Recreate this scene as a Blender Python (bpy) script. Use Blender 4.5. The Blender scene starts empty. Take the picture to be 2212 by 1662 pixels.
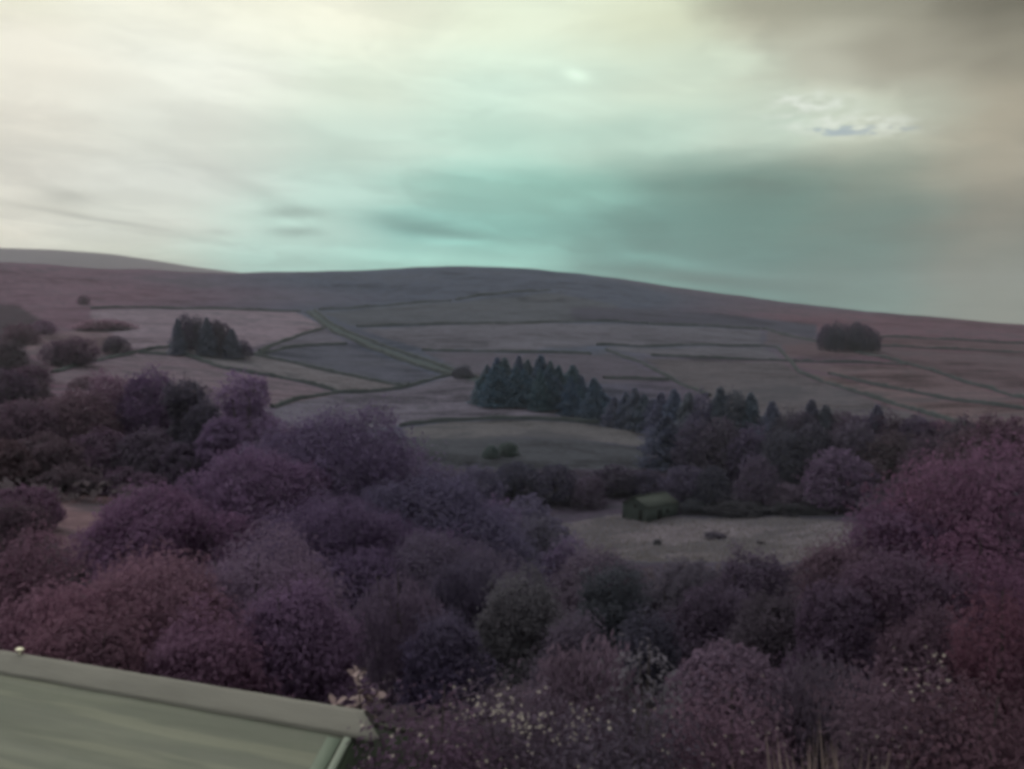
import bpy, math, random
import numpy as np
from mathutils import Vector

# ------------------------------------------------------------------ camera
SC = bpy.context.scene
COL = SC.collection
EYE = 4.8                      # camera height above the garden
F = 1833.0                     # focal length in units of the 2212 px wide sketch
PITCH = math.atan((831 - 740) / F)
cam_d = bpy.data.cameras.new('camera')
cam_d.sensor_width = 36.0
cam_d.lens = 36.0 * F / 2212.0
cam_d.clip_start = 0.1
cam_d.clip_end = 30000
cam = bpy.data.objects.new('camera', cam_d)
COL.objects.link(cam)
cam.location = (0, 0, EYE)
cam.rotation_euler = (math.pi / 2 - PITCH, 0, 0)
SC.camera = cam

# ------------------------------------------------------------------ light
SUN_AZ, SUN_EL = math.radians(-50), math.radians(48)
sun_d = bpy.data.lights.new('sun', 'SUN')
sun_d.energy = 1.1
sun_d.angle = math.radians(25)
sun_d.color = (1.0, 0.96, 0.88)
sun = bpy.data.objects.new('sun', sun_d)
COL.objects.link(sun)
sd = Vector((math.sin(SUN_AZ) * math.cos(SUN_EL), math.cos(SUN_AZ) * math.cos(SUN_EL), math.sin(SUN_EL)))
sun.rotation_euler = sd.to_track_quat('Z', 'Y').to_euler()

SC.view_settings.view_transform = 'Standard'
SC.view_settings.look = 'None'
SC.view_settings.exposure = 0.0
SC.view_settings.gamma = 1.0
SC.view_settings.use_curve_mapping = False
SC.render.engine = 'CYCLES'
SC.cycles.filter_width = 4.0
SC.cycles.max_bounces = 6
SC.cycles.diffuse_bounces = 2
SC.cycles.transparent_max_bounces = 4
SC.cycles.volume_bounces = 0
SC.cycles.use_adaptive_sampling = True
SC.cycles.adaptive_threshold = 0.03


def lin(c, g=1.0):
    o = []
    for k in c[:3]:
        k = k / 255.0
        o.append(g * (k / 12.92 if k <= 0.04045 else ((k + 0.055) / 1.055) ** 2.4))
    return tuple(o) + (1.0,)


def soft(c, f=0.35):
    """a tone drawn part of the way to grey"""
    y = 0.3 * c[0] + 0.55 * c[1] + 0.15 * c[2]
    return tuple(k + (y - k) * f for k in c)


def ray(u, v):
    a = (u - 1106) / F
    b = (831 - v) / F
    return np.array([a, math.cos(PITCH) + b * math.sin(PITCH), -math.sin(PITCH) + b * math.cos(PITCH)])


def azel(u, v):
    d = ray(u, v)
    d = d / np.linalg.norm(d)
    return math.atan2(d[0], d[1]), math.asin(d[2])


# ------------------------------------------------------------------ world sky
W = bpy.data.worlds.new('World')
SC.world = W
W.use_nodes = True
NT = W.node_tree
NT.nodes.clear()


class G:
    """tiny node-graph writer"""
    def __init__(s, nt):
        s.nt = nt

    def node(s, t, **k):
        n = s.nt.nodes.new(t)
        for a, b in k.items():
            setattr(n, a, b)
        return n

    def put(s, sock, val):
        if isinstance(val, bpy.types.NodeSocket):
            s.nt.links.new(val, sock)
        else:
            sock.default_value = val

    def m(s, op, a, b=None, c=None, clamp=False):
        n = s.node('ShaderNodeMath', operation=op, use_clamp=clamp)
        s.put(n.inputs[0], a)
        if b is not None:
            s.put(n.inputs[1], b)
        if c is not None:
            s.put(n.inputs[2], c)
        return n.outputs[0]

    def mix(s, f, a, b, blend='MIX'):
        n = s.node('ShaderNodeMix', data_type='RGBA', blend_type=blend)
        n.clamp_factor = True
        s.put(n.inputs[0], f)
        s.put(n.inputs[6], a)
        s.put(n.inputs[7], b)
        return n.outputs[2]

    def smooth(s, x, lo, hi, a=0.0, b=1.0):
        n = s.node('ShaderNodeMapRange', interpolation_type='SMOOTHSTEP')
        s.put(n.inputs[0], x)
        n.inputs[1].default_value = lo
        n.inputs[2].default_value = hi
        n.inputs[3].default_value = a
        n.inputs[4].default_value = b
        return n.outputs[0]

    def noise(s, vec, scale, detail=4.0, rough=0.55, dist=0.0):
        n = s.node('ShaderNodeTexNoise')
        if vec is not None:
            s.put(n.inputs['Vector'], vec)
        n.inputs['Scale'].default_value = scale
        n.inputs['Detail'].default_value = detail
        n.inputs['Roughness'].default_value = rough
        n.inputs['Distortion'].default_value = dist
        return n.outputs[0]

    def comb(s, x, y, z):
        n = s.node('ShaderNodeCombineXYZ')
        s.put(n.inputs[0], x)
        s.put(n.inputs[1], y)
        s.put(n.inputs[2], z)
        return n.outputs[0]


g = G(NT)
tc = g.node('ShaderNodeTexCoord')
sep = g.node('ShaderNodeSeparateXYZ')
NT.links.new(tc.outputs['Generated'], sep.inputs[0])
X, Y, Z = sep.outputs
az0 = g.m('ARCTAN2', X, Y)
el0 = g.m('ARCSINE', Z)
zc = g.m('MAXIMUM', g.m('ADD', Z, 0.06), 0.05)
plane = g.comb(g.m('DIVIDE', X, zc), g.m('DIVIDE', Y, zc), 0.0)      # flat cloud deck seen in perspective
n1 = g.noise(plane, 0.35, 5, 0.5)
n3 = g.noise(g.comb(g.m('MULTIPLY', az0, 4.0), g.m('MULTIPLY', el0, 22.0), 0.0), 1.4, 4, 0.5, 0.3)
n4 = g.noise(g.comb(g.m('MULTIPLY', az0, 3.0), g.m('MULTIPLY', el0, 9.0), 3.7), 1.5, 3, 0.5)
az = g.m('ADD', az0, g.m('MULTIPLY', g.m('SUBTRACT', n4, 0.5), 0.14))
el = g.m('ADD', el0, g.m('ADD', g.m('MULTIPLY', g.m('SUBTRACT', n3, 0.5), 0.026),
                         g.m('MULTIPLY', g.m('SUBTRACT', n4, 0.5), 0.035)))

BACK = (196, 198, 186)
ROWS = [  # (v, [(u, sRGB)...])  cloud colours across the view, low to high
    (575, [(0, (208, 203, 188)), (250, (196, 198, 184)), (600, (170, 204, 192)), (900, (160, 208, 194)), (1106, (154, 208, 194)),
           (1350, (110, 158, 149)), (1600, (94, 136, 129)), (1850, (98, 126, 118)), (2150, (120, 121, 110))]),
    (500, [(0, (222, 219, 206)), (300, (212, 215, 204)), (650, (186, 216, 204)), (900, (140, 194, 184)), (1106, (136, 192, 180)),
           (1400, (108, 150, 141)), (1650, (101, 137, 128)), (1850, (106, 128, 119)), (2150, (132, 128, 115))]),
    (410, [(0, (214, 211, 200)), (400, (210, 214, 205)), (750, (188, 216, 204)), (1000, (158, 206, 192)), (1200, (142, 190, 176)),
           (1450, (116, 151, 140)), (1650, (116, 142, 131)), (1850, (128, 140, 127)), (2150, (158, 151, 134))]),
    (310, [(0, (222, 218, 205)), (400, (218, 221, 210)), (800, (202, 222, 208)), (1106, (186, 218, 202)), (1350, (184, 210, 194)),
           (1650, (188, 204, 188)), (1900, (188, 192, 174)), (2150, (178, 170, 150))]),
    (190, [(0, (236, 232, 217)), (400, (236, 238, 225)), (800, (218, 230, 212)), (1106, (208, 231, 214)), (1500, (206, 220, 200)),
           (1750, (194, 194, 176)), (1950, (168, 164, 147)), (2180, (142, 137, 121))]),
    (40, [(0, (224, 222, 200)), (300, (240, 239, 222)), (700, (236, 236, 216)), (1106, (220, 229, 206)), (1450, (206, 212, 186)),
          (1650, (176, 174, 154)), (1950, (150, 147, 130)), (2100, (116, 112, 97)), (2200, (96, 92, 78))]),
    (-330, [(0, (222, 220, 202)), (600, (236, 234, 216)), (1106, (226, 230, 210)), (1600, (206, 206, 186)), (2200, (160, 154, 138))]),
]
col = None
prev_el = None
azn = g.m('ADD', g.m('DIVIDE', az, 2 * math.pi), 0.5)
for v, stops in ROWS:
    r = g.node('ShaderNodeValToRGB')
    cr = r.color_ramp
    cr.interpolation = 'EASE'
    pts = [(-2.2, BACK)] + [(azel(u, v)[0], c) for u, c in stops] + [(2.2, BACK)]
    while len(cr.elements) < len(pts):
        cr.elements.new(0.5)
    for e, (a, c) in zip(cr.elements, pts):
        e.position = a / (2 * math.pi) + 0.5
        e.color = lin(c)
    g.put(r.inputs[0], azn)
    e_mid = azel(1106, v)[1]
    if col is None:
        col = r.outputs[0]
    else:
        f = g.smooth(el, prev_el, e_mid)
        col = g.mix(f, col, r.outputs[0])
    prev_el = e_mid
# the overcast deck brightens towards the zenith
col = g.mix(g.smooth(el0, 0.62, 1.4), col, (0.98, 0.98, 0.90, 1))


wv = g.comb(g.m('ADD', az0, g.m('MULTIPLY', g.m('SUBTRACT', n4, 0.5), 0.03)),
            g.m('ADD', el0, g.m('MULTIPLY', g.m('SUBTRACT', n3, 0.5), 0.012)), 0.0)


def blob(u, v, su, sv, tilt=0.0):
    a, e = azel(u, v)
    mp = g.node('ShaderNodeMapping', vector_type='TEXTURE')
    g.put(mp.inputs[0], wv)
    mp.inputs[1].default_value = (a, e, 0)
    mp.inputs[2].default_value = (0, 0, tilt)
    mp.inputs[3].default_value = (su / F, sv / F, 1)
    dt = g.node('ShaderNodeVectorMath', operation='DOT_PRODUCT')
    g.put(dt.inputs[0], mp.outputs[0])
    g.put(dt.inputs[1], mp.outputs[0])
    return g.m('POWER', 0.3679, dt.outputs['Value'])


# lenticular grey scraps, streaks and brighter gaps low in the sky
fac = 1.0
for (u, v, su, sv, t, k) in [
        (150, 430, 52, 17, 0.05, -0.17), (210, 474, 130, 5, -0.12, -0.20),
        (620, 462, 70, 12, 0.05, -0.26), (632, 501, 52, 9, 0.0, -0.30), (470, 500, 36, 7, 0.0, -0.14),
        (900, 490, 120, 20, -0.16, -0.32), (1060, 515, 110, 14, -0.12, -0.18), (560, 415, 180, 14, -0.35, -0.08),
        (1500, 600, 260, 14, -0.12, -0.24), (1560, 400, 230, 26, -0.02, -0.16),
        (1000, 522, 70, 9, 0.0, 0.22), (1420, 560, 170, 13, -0.18, 0.20), (880, 555, 240, 12, -0.05, 0.14),
        (1245, 163, 30, 12, -0.3, 0.22)]:
    fac = g.m('MULTIPLY_ADD', blob(u, v, su, sv, t), k * 1.25, fac)
n6 = g.noise(g.comb(g.m('MULTIPLY', az0, 5.0), g.m('MULTIPLY', el0, 9.0), 5.5), 1.6, 5, 0.55, 0.2)
jit = g.m('MULTIPLY', g.m('SUBTRACT', n6, 0.5), 1.1)
for (u, v, su, sv, t, lo, hi, k) in ((2120, 40, 560, 190, -0.42, 0.22, 0.48, -0.16), (1700, 520, 480, 110, 0.02, 0.25, 0.60, -0.12),
                                     (1000, 440, 330, 60, -0.3, 0.25, 0.6, -0.06), (400, 440, 300, 46, -0.25, 0.34, 0.46, 0.06), (60, 508, 420, 30, -0.06, 0.34, 0.46, 0.11), (1180, 470, 330, 60, -0.22, 0.36, 0.5, -0.09)):
    fac = g.m('MULTIPLY_ADD', g.smooth(g.m('ADD', blob(u, v, su, sv, t), jit), lo, hi), k, fac)
# soft deck texture everywhere
tex = g.m('ADD', g.m('MULTIPLY', g.m('SUBTRACT', n3, 0.5), 0.08), g.m('MULTIPLY', g.m('SUBTRACT', n1, 0.5), 0.14))
n2 = g.noise(plane, 1.3, 6, 0.62, 0.4)
tex = g.m('ADD', tex, g.smooth(n2, 0.44, 0.58, -0.05, 0.035))
n5 = g.noise(g.comb(g.m('MULTIPLY', az0, 2.2), g.m('MULTIPLY', g.m('ADD', el0, g.m('MULTIPLY', az0, 0.12)), 13.0), 8.1), 1.5, 4, 0.5, 0.3)
tex = g.m('ADD', tex, g.smooth(n5, 0.42, 0.58, -0.045, 0.035))
tex = g.m('MULTIPLY', g.m('ADD', 1.15, tex), fac)
tx = g.node('ShaderNodeVectorMath', operation='SCALE')
g.put(tx.inputs[0], col)
g.put(tx.inputs[3], tex)
col = tx.outputs[0]
# the break in the clouds: white puffs and blue sky
gapm = g.m('MAXIMUM', blob(1815, 268, 150, 26, -0.12), blob(1740, 225, 85, 26, -0.1))
puff = g.noise(g.comb(g.m('MULTIPLY', az0, 30.0), g.m('MULTIPLY', el0, 70.0), 1.3), 1.5, 2, 0.45, 0.1)
bright = g.m('MULTIPLY', g.smooth(puff, 0.36, 0.70), g.smooth(gapm, 0.1, 0.9))
col = g.mix(g.m('MULTIPLY', bright, 0.7), col, lin((240, 246, 236)))
blue = g.m('MULTIPLY', g.smooth(puff, 0.56, 0.38), g.smooth(blob(1850, 282, 105, 10, -0.05), 0.2, 0.7))
sky = g.node('ShaderNodeTexSky', sky_type='NISHITA')
sky.sun_disc = False
sky.sun_elevation = SUN_EL
sky.sun_rotation = SUN_AZ
sky.air_density = 1.0
sky.dust_density = 2.0
deck = g.node('ShaderNodeVectorMath', operation='SCALE')
g.put(deck.inputs[0], col)
deck.inputs[3].default_value = 10.0
final = g.mix(g.m('MULTIPLY', blue, 0.55), deck.outputs[0], sky.outputs[0])
bg = g.node('ShaderNodeBackground')
g.put(bg.inputs[0], final)
bg.inputs[1].default_value = 0.1
wo = g.node('ShaderNodeOutputWorld')
NT.links.new(bg.outputs[0], wo.inputs[0])
W.cycles.sampling_method = 'MANUAL'
W.cycles.sample_map_resolution = 512

# ------------------------------------------------------------------ terrain
RL = [65, 100, 135, 165, 215, 260, 300, 340, 400, 480, 620, 800, 1000]
TAB = {
    0:    [1160, 1070, 1010, 970, 920, 890, 860, 835, 800, 770, 720, 680, 630],
    400:  [1190, 1090, 1030, 990, 940, 910, 880, 850, 815, 765, 715, 672, 632],
    800:  [1280, 1150, 1080, 1040, 995, 960, 922, 885, 840, 790, 730, 680, 640],
    1106: [1340, 1240, 1195, 1112, 1010, 955, 912, 880, 835, 785, 727, 680, 635],
    1400: [1340, 1250, 1200, 1115, 1020, 970, 930, 900, 850, 800, 745, 695, 655],
    1700: [1340, 1250, 1190, 1115, 1040, 985, 945, 910, 865, 815, 765, 725, 690],
    2000: [1330, 1230, 1170, 1110, 1040, 990, 950, 915, 875, 830, 782, 750, 715],
    2212: [1320, 1220, 1150, 1100, 1030, 985, 945, 915, 878, 840, 795, 765, 735],
    2800: [1310, 1210, 1150, 1100, 1040, 995, 960, 930, 900, 870, 830, 800, 775],
    -500: [1160, 1070, 1010, 970, 920, 890, 860, 835, 800, 770, 720, 680, 630],
}
SKY = {-500: 560, -150: 563, 0: 568, 100: 571, 200: 580, 330: 583, 450: 590, 600: 588, 740: 586, 870: 580, 960: 576, 1060: 577, 1150: 582, 1250: 592, 1340: 603,
       1480: 624, 1600: 640, 1800: 665, 2000: 684, 2212: 702, 2500: 722, 2800: 740}
NEAR = [(2, -4.8), (4, -4.8), (7, -4.9), (10, -5.4), (15, -7.0), (25, -10.3), (38, -14.0)]
cp = []


def add_cp(a, R, z):
    cp.append((a, math.log(R), z / R))


def zat(u, v, R):
    d = ray(u, v)
    return d[2] / math.hypot(d[0], d[1]) * R


for u, vs in TAB.items():
    a = math.atan2(u - 1106, F)
    for R, v in zip(RL, vs):
        add_cp(a, R, zat(u, v, R))
    for R, z in NEAR:
        add_cp(a, R, z)
for u, v in SKY.items():
    a = math.atan2(u - 1106, F)
    add_cp(a, 1300, zat(u, v, 1300))
    add_cp(a, 1180, zat(u, v + 9, 1180))
    add_cp(a, 1600, zat(u, v + 18, 1600))
    add_cp(a, 2400, zat(u, v + 40, 2400))
    add_cp(a, 5200, zat(u, v + 60, 5200))
for a in (-2.9, -2.2, -1.5, 1.5, 2.2, 2.9):
    for R in (2, 5, 12, 30, 80, 200, 500, 1300, 3000, 5200):
        add_cp(a, R, -4.8 - (0.08 * R if R < 100 else 8) * (1.0 if abs(a) < 2 else 0.2))
cp = np.array(cp)


def tps_k(d2):
    return 0.5 * d2 * np.log(d2 + 1e-12)


ASC = 2.2   # azimuth weight against log distance
P2 = np.stack([cp[:, 0] * ASC, cp[:, 1]], 1)
n = len(P2)
d2 = ((P2[:, None] - P2[None]) ** 2).sum(-1)
A = np.zeros((n + 3, n + 3))
A[:n, :n] = tps_k(d2) + np.eye(n) * 2e-4
A[:n, n] = 1
A[:n, n + 1:] = P2
A[n, :n] = 1
A[n + 1:, :n] = P2.T
SOL = np.linalg.solve(A, np.concatenate([cp[:, 2], np.zeros(3)]))


def tz(x, y):
    """ground height (world z) under x, y"""
    x = np.atleast_1d(np.asarray(x, float))
    y = np.atleast_1d(np.asarray(y, float))
    R = np.maximum(np.hypot(x, y), 1.5)
    q = np.stack([np.arctan2(x, y) * ASC, np.log(R)], 1)
    out = np.empty(len(q))
    for i in range(0, len(q), 20000):
        b = q[i:i + 20000]
        dd = ((b[:, None] - P2[None]) ** 2).sum(-1)
        out[i:i + 20000] = tps_k(dd) @ SOL[:n] + SOL[n] + b @ SOL[n + 1:]
    und = 0.35 * np.sin(x * 0.071 + 1.3 * np.sin(y * 0.043)) * np.cos(y * 0.057 + 0.9 * np.sin(x * 0.031))
    und *= np.clip(R / 150 - 0.1, 0, 1.6)
    return out * R + und + EYE


def hit(u, v, rmin=40.0, rmax=1500.0):
    d = ray(u, v)
    h = math.hypot(d[0], d[1])
    d = d / h
    Rs = np.geomspace(rmin, rmax, 500)
    zz = tz(d[0] * Rs, d[1] * Rs)
    under = (EYE + d[2] * Rs) < zz
    k = int(np.argmax(under)) if under.any() else len(Rs) - 1
    R = Rs[max(k, 0)]
    if 0 < k < len(Rs):
        a0 = (EYE + d[2] * Rs[k - 1]) - zz[k - 1]
        a1 = (EYE + d[2] * Rs[k]) - zz[k]
        if a0 > 0 > a1:
            R = Rs[k - 1] + (Rs[k] - Rs[k - 1]) * a0 / (a0 - a1)
    return float(d[0] * R), float(d[1] * R)


# ------------------------------------------------------------------ mesh helpers
def new_obj(name, mesh, parent=None):
    o = bpy.data.objects.new(name, mesh)
    COL.objects.link(o)
    if parent is not None:
        o.parent = parent
    return o


def tag(o, label=None, cat=None, group=None, kind=None):
    if label:
        o['label'] = label
    if cat:
        o['category'] = cat
    if group:
        o['group'] = group
    if kind:
        o['kind'] = kind
    return o


def mesh_np(name, V, FACES, mat, tint=None, smooth=False):
    """V (n,3); FACES (m,k) all with k corners"""
    V = np.asarray(V, np.float32)
    FACES = np.asarray(FACES, np.int32)
    me = bpy.data.meshes.new(name)
    me.vertices.add(len(V))
    me.vertices.foreach_set('co', V.ravel())
    k = FACES.shape[1]
    me.loops.add(FACES.size)
    me.loops.foreach_set('vertex_index', FACES.ravel())
    me.polygons.add(len(FACES))
    me.polygons.foreach_set('loop_start', np.arange(0, FACES.size, k, dtype=np.int32))
    me.polygons.foreach_set('loop_total', np.full(len(FACES), k, dtype=np.int32))
    if smooth:
        me.polygons.foreach_set('use_smooth', np.ones(len(FACES), dtype=bool))
    me.update(calc_edges=True)
    if tint is not None:
        at = me.attributes.new('tint', 'FLOAT', 'FACE')
        at.data.foreach_set('value', np.asarray(tint, np.float32))
    if mat:
        me.materials.append(mat)
    return me


def tubes(name, paths, mat, sides=6):
    """paths: list of [(point, radius), ...] -> one mesh of tapered tubes"""
    V, FC = [], []
    for path in paths:
        base = len(V)
        for i, (p, r) in enumerate(path):
            p = Vector(p)
            q = Vector(path[min(i + 1, len(path) - 1)][0]) - Vector(path[max(i - 1, 0)][0])
            if q.length < 1e-6:
                q = Vector((0, 0, 1))
            q.normalize()
            a = q.cross(Vector((0.31, 0.95, 0.07))).normalized()
            b = q.cross(a)
            for k in range(sides):
                t = 2 * math.pi * k / sides
                V.append(tuple(p + (a * math.cos(t) + b * math.sin(t)) * r))
        for i in range(len(path) - 1):
            for k in range(sides):
                k2 = (k + 1) % sides
                FC.append((base + i * sides + k, base + i * sides + k2, base + (i + 1) * sides + k2, base + (i + 1) * sides + k))
    return mesh_np(name, V, FC, mat, smooth=True)


# ------------------------------------------------------------------ materials
def mat_new(name):
    m = bpy.data.materials.new(name)
    m.use_nodes = True
    m.node_tree.nodes.clear()
    return m, G(m.node_tree)


def out_surface(q, sh):
    o = q.node('ShaderNodeOutputMaterial')
    q.nt.links.new(sh, o.inputs[0])


def mat_foliage(name='foliage', trans=0.25):
    m, q = mat_new(name)
    oi = q.node('ShaderNodeObjectInfo')
    at = q.node('ShaderNodeAttribute', attribute_name='tint')
    geo = q.node('ShaderNodeNewGeometry')
    nz = q.noise(geo.outputs['Position'], 0.45, 3, 0.6)
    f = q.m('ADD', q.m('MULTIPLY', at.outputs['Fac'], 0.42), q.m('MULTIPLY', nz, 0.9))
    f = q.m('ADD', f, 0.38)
    sc = q.node('ShaderNodeVectorMath', operation='SCALE')
    q.put(sc.inputs[0], oi.outputs['Color'])
    q.put(sc.inputs[3], f)
    # part of the leaves lean to a greyer green
    c2 = q.mix(q.m('MULTIPLY', q.smooth(nz, 0.46, 0.66), 0.30), sc.outputs[0], (0.088, 0.080, 0.108, 1))
    df = q.node('ShaderNodeBsdfDiffuse')
    q.put(df.inputs[0], c2)
    tr = q.node('ShaderNodeBsdfTranslucent')
    q.put(tr.inputs[0], c2)
    mx = q.node('ShaderNodeMixShader')
    mx.inputs[0].default_value = trans
    q.nt.links.new(df.outputs[0], mx.inputs[1])
    q.nt.links.new(tr.outputs[0], mx.inputs[2])
    out_surface(q, mx.outputs[0])
    return m


def mat_plain(name, c, rough=0.8, spec=0.3, nscale=6.0, namp=0.35, bump=0.0, bscale=30.0, stretch=(1, 1, 1), metallic=0.0):
    m, q = mat_new(name)
    t = q.node('ShaderNodeTexCoord')
    mp = q.node('ShaderNodeMapping')
    mp.inputs['Scale'].default_value = stretch
    q.nt.links.new(t.outputs['Object'], mp.inputs[0])
    nz = q.noise(mp.outputs[0], nscale, 5, 0.6)
    s = q.m('ADD', 1 - namp / 2, q.m('MULTIPLY', nz, namp))
    sc = q.node('ShaderNodeVectorMath', operation='SCALE')
    sc.inputs[0].default_value = c[:3]
    q.put(sc.inputs[3], s)
    p = q.node('ShaderNodeBsdfPrincipled')
    q.put(p.inputs['Base Color'], sc.outputs[0])
    p.inputs['Roughness'].default_value = rough
    p.inputs['Specular IOR Level'].default_value = spec
    p.inputs['Metallic'].default_value = metallic
    if bump:
        bz = q.noise(mp.outputs[0], bscale, 4, 0.6)
        bm = q.node('ShaderNodeBump')
        bm.inputs['Strength'].default_value = bump
        bm.inputs['Distance'].default_value = 0.02
        q.put(bm.inputs['Height'], bz)
        q.nt.links.new(bm.outputs[0], p.inputs['Normal'])
    out_surface(q, p.outputs[0])
    return m


M_LEAF = mat_foliage('foliage', 0.45)
M_BARK = mat_plain('bark', lin((74, 68, 72)), 0.9, 0.1, 9, 0.6, 0.5, 30, (1, 1, 0.3))


def mat_ground():
    m, q = mat_new('moor_and_pasture')
    at = q.node('ShaderNodeAttribute', attribute_name='Col')
    t = q.node('ShaderNodeTexCoord')
    mp = q.node('ShaderNodeMapping')
    mp.inputs['Scale'].default_value = (0.45, 1.0, 1.0)
    q.nt.links.new(t.outputs['Object'], mp.inputs[0])
    big = q.noise(mp.outputs[0], 0.014, 6, 0.6, 0.6)
    mid = q.noise(mp.outputs[0], 0.09, 6, 0.65, 0.4)
    fine = q.noise(t.outputs['Object'], 0.6, 4, 0.7)
    s = q.m('ADD', q.smooth(big, 0.36, 0.64, 0.68, 1.28), q.smooth(mid, 0.38, 0.62, -0.28, 0.28))
    s = q.m('ADD', s, q.smooth(fine, 0.35, 0.65, -0.18, 0.18))
    sc = q.node('ShaderNodeVectorMath', operation='SCALE')
    q.put(sc.inputs[0], at.outputs['Color'])
    q.put(sc.inputs[3], s)
    rush = q.m('MULTIPLY', q.smooth(q.m('ADD', q.m('MULTIPLY', mid, 0.6), q.m('MULTIPLY', big, 0.4)), 0.51, 0.57), 0.7)
    c2 = q.mix(rush, sc.outputs[0], lin((54, 55, 63)))
    p = q.node('ShaderNodeBsdfDiffuse')
    q.put(p.inputs['Color'], c2)
    bm = q.node('ShaderNodeBump')
    bm.inputs['Strength'].default_value = 0.6
    bm.inputs['Distance'].default_value = 0.8
    q.put(bm.inputs['Height'], q.m('ADD', mid, q.m('MULTIPLY', fine, 0.4)))
    q.nt.links.new(bm.outputs[0], p.inputs['Normal'])
    out_surface(q, p.outputs[0])
    return m


M_GROUND = mat_ground()

# ------------------------------------------------------------------ fields
KG = np.array([0.79, 0.74, 0.92])      # scene light to surface colour for open ground
FIELDS = [
    # left pasture below the moor wall
    ([(195, 672), (330, 669), (640, 675), (700, 706), (640, 724), (545, 752), (500, 745), (350, 752), (280, 752), (215, 740)], (126, 114, 120)),
    ([(-300, 620), (40, 660), (110, 700), (70, 735), (60, 765), (115, 805), (105, 860), (-300, 880)], (74, 62, 68)),
    ([(60, 735), (215, 700), (280, 752), (200, 775), (120, 800), (60, 760)], (114, 96, 98)),
    ([(560, 756), (640, 728), (702, 710), (745, 740), (620, 748)], (96, 96, 104)),
    ([(545, 768), (620, 753), (745, 745), (800, 762), (950, 812), (880, 830), (740, 806), (640, 783)], (80, 86, 96)),
    ([(300, 763), (390, 750), (540, 768), (640, 787), (740, 810), (860, 834), (800, 846), (740, 845), (600, 812), (480, 792), (400, 766)], (104, 103, 102)),
    ([(120, 806), (290, 765), (400, 771), (480, 798), (600, 818), (735, 850), (600, 880), (400, 870), (240, 840), (110, 830)], (110, 97, 102)),
    ([(590, 884), (720, 852), (870, 842), (985, 812), (1040, 830), (1040, 880), (1250, 892), (1400, 924), (1250, 908), (1100, 902), (980, 905), (870, 918), (700, 930), (600, 930)], (100, 99, 108)),
    ([(870, 926), (980, 912), (1100, 908), (1250, 914), (1405, 936), (1400, 965), (1250, 950), (1100, 945), (960, 952), (880, 945)], (92, 94, 91)),
    ([(860, 948), (1100, 948), (1250, 952), (1400, 968), (1400, 1015), (1100, 1015), (860, 1000)], (68, 74, 76)),
    ([(690, 675), (870, 660), (980, 654), (1190, 632), (1340, 660), (1250, 694), (1100, 698), (960, 698), (760, 704)], (80, 88, 92)),
    ([(775, 710), (960, 703), (1250, 700), (1400, 703), (1640, 715), (1640, 745), (1296, 745), (1130, 758), (912, 754)], (96, 98, 104)),
    ([(915, 760), (1130, 765), (1300, 768), (1315, 762), (1440, 820), (1310, 830), (1040, 820)], (86, 84, 92)),
    ([(1300, 751), (1650, 751), (1690, 776), (1416, 768)], (92, 94, 98)),
    ([(1390, 775), (1690, 783), (1727, 810), (1855, 854), (2037, 908), (1900, 925), (1600, 900), (1500, 840)], (90, 88, 88)),
    ([(1704, 785), (1884, 790), (1964, 792), (2037, 813), (2212, 865), (2212, 885), (2172, 875), (2001, 850), (1803, 808)], (104, 88, 88)),
    ([(1735, 806), (1803, 815), (2001, 857), (2172, 883), (2300, 900), (2300, 940), (2050, 908), (1855, 850)], (106, 90, 88)),
    ([(1690, 745), (1770, 740), (1900, 752), (2037, 760), (2212, 766), (2300, 860), (2212, 856), (2037, 806), (1964, 786), (1884, 770), (1700, 772)], (98, 82, 84)),
    ([(1660, 715), (1767, 740), (1690, 745), (1650, 745)], (92, 86, 90)),
    ([(1902, 732), (2212, 745), (2300, 750), (2300, 765), (2037, 752), (1902, 745)], (100, 80, 82)),
    ([(1230, 664), (1400, 668), (1640, 688), (1765, 702), (1760, 730), (1650, 708), (1400, 698), (1240, 692)], (72, 74, 86)),
    # valley-floor meadow by the barn
    ([(1180, 1135), (1330, 1112), (1500, 1122), (1700, 1118), (1860, 1130), (1900, 1190), (1700, 1215), (1400, 1215), (1200, 1180)], (112, 108, 110)),
    # small paddock at the left
    ([(88, 1092), (230, 1095), (260, 1120), (215, 1235), (150, 1215), (90, 1150)], (122, 98, 96)),
    ([(-100, 1060), (420, 1065), (420, 1095), (-100, 1095)], (84, 66, 64)),
]


def inside(px, py, poly):
    c = np.zeros(len(px), bool)
    m = len(poly)
    j = m - 1
    for i in range(m):
        xi, yi = poly[i]
        xj, yj = poly[j]
        cond = ((yi > py) != (yj > py)) & (px < (xj - xi) * (py - yi) / (yj - yi + 1e-12) + xi)
        c ^= cond
        j = i
    return c


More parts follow.
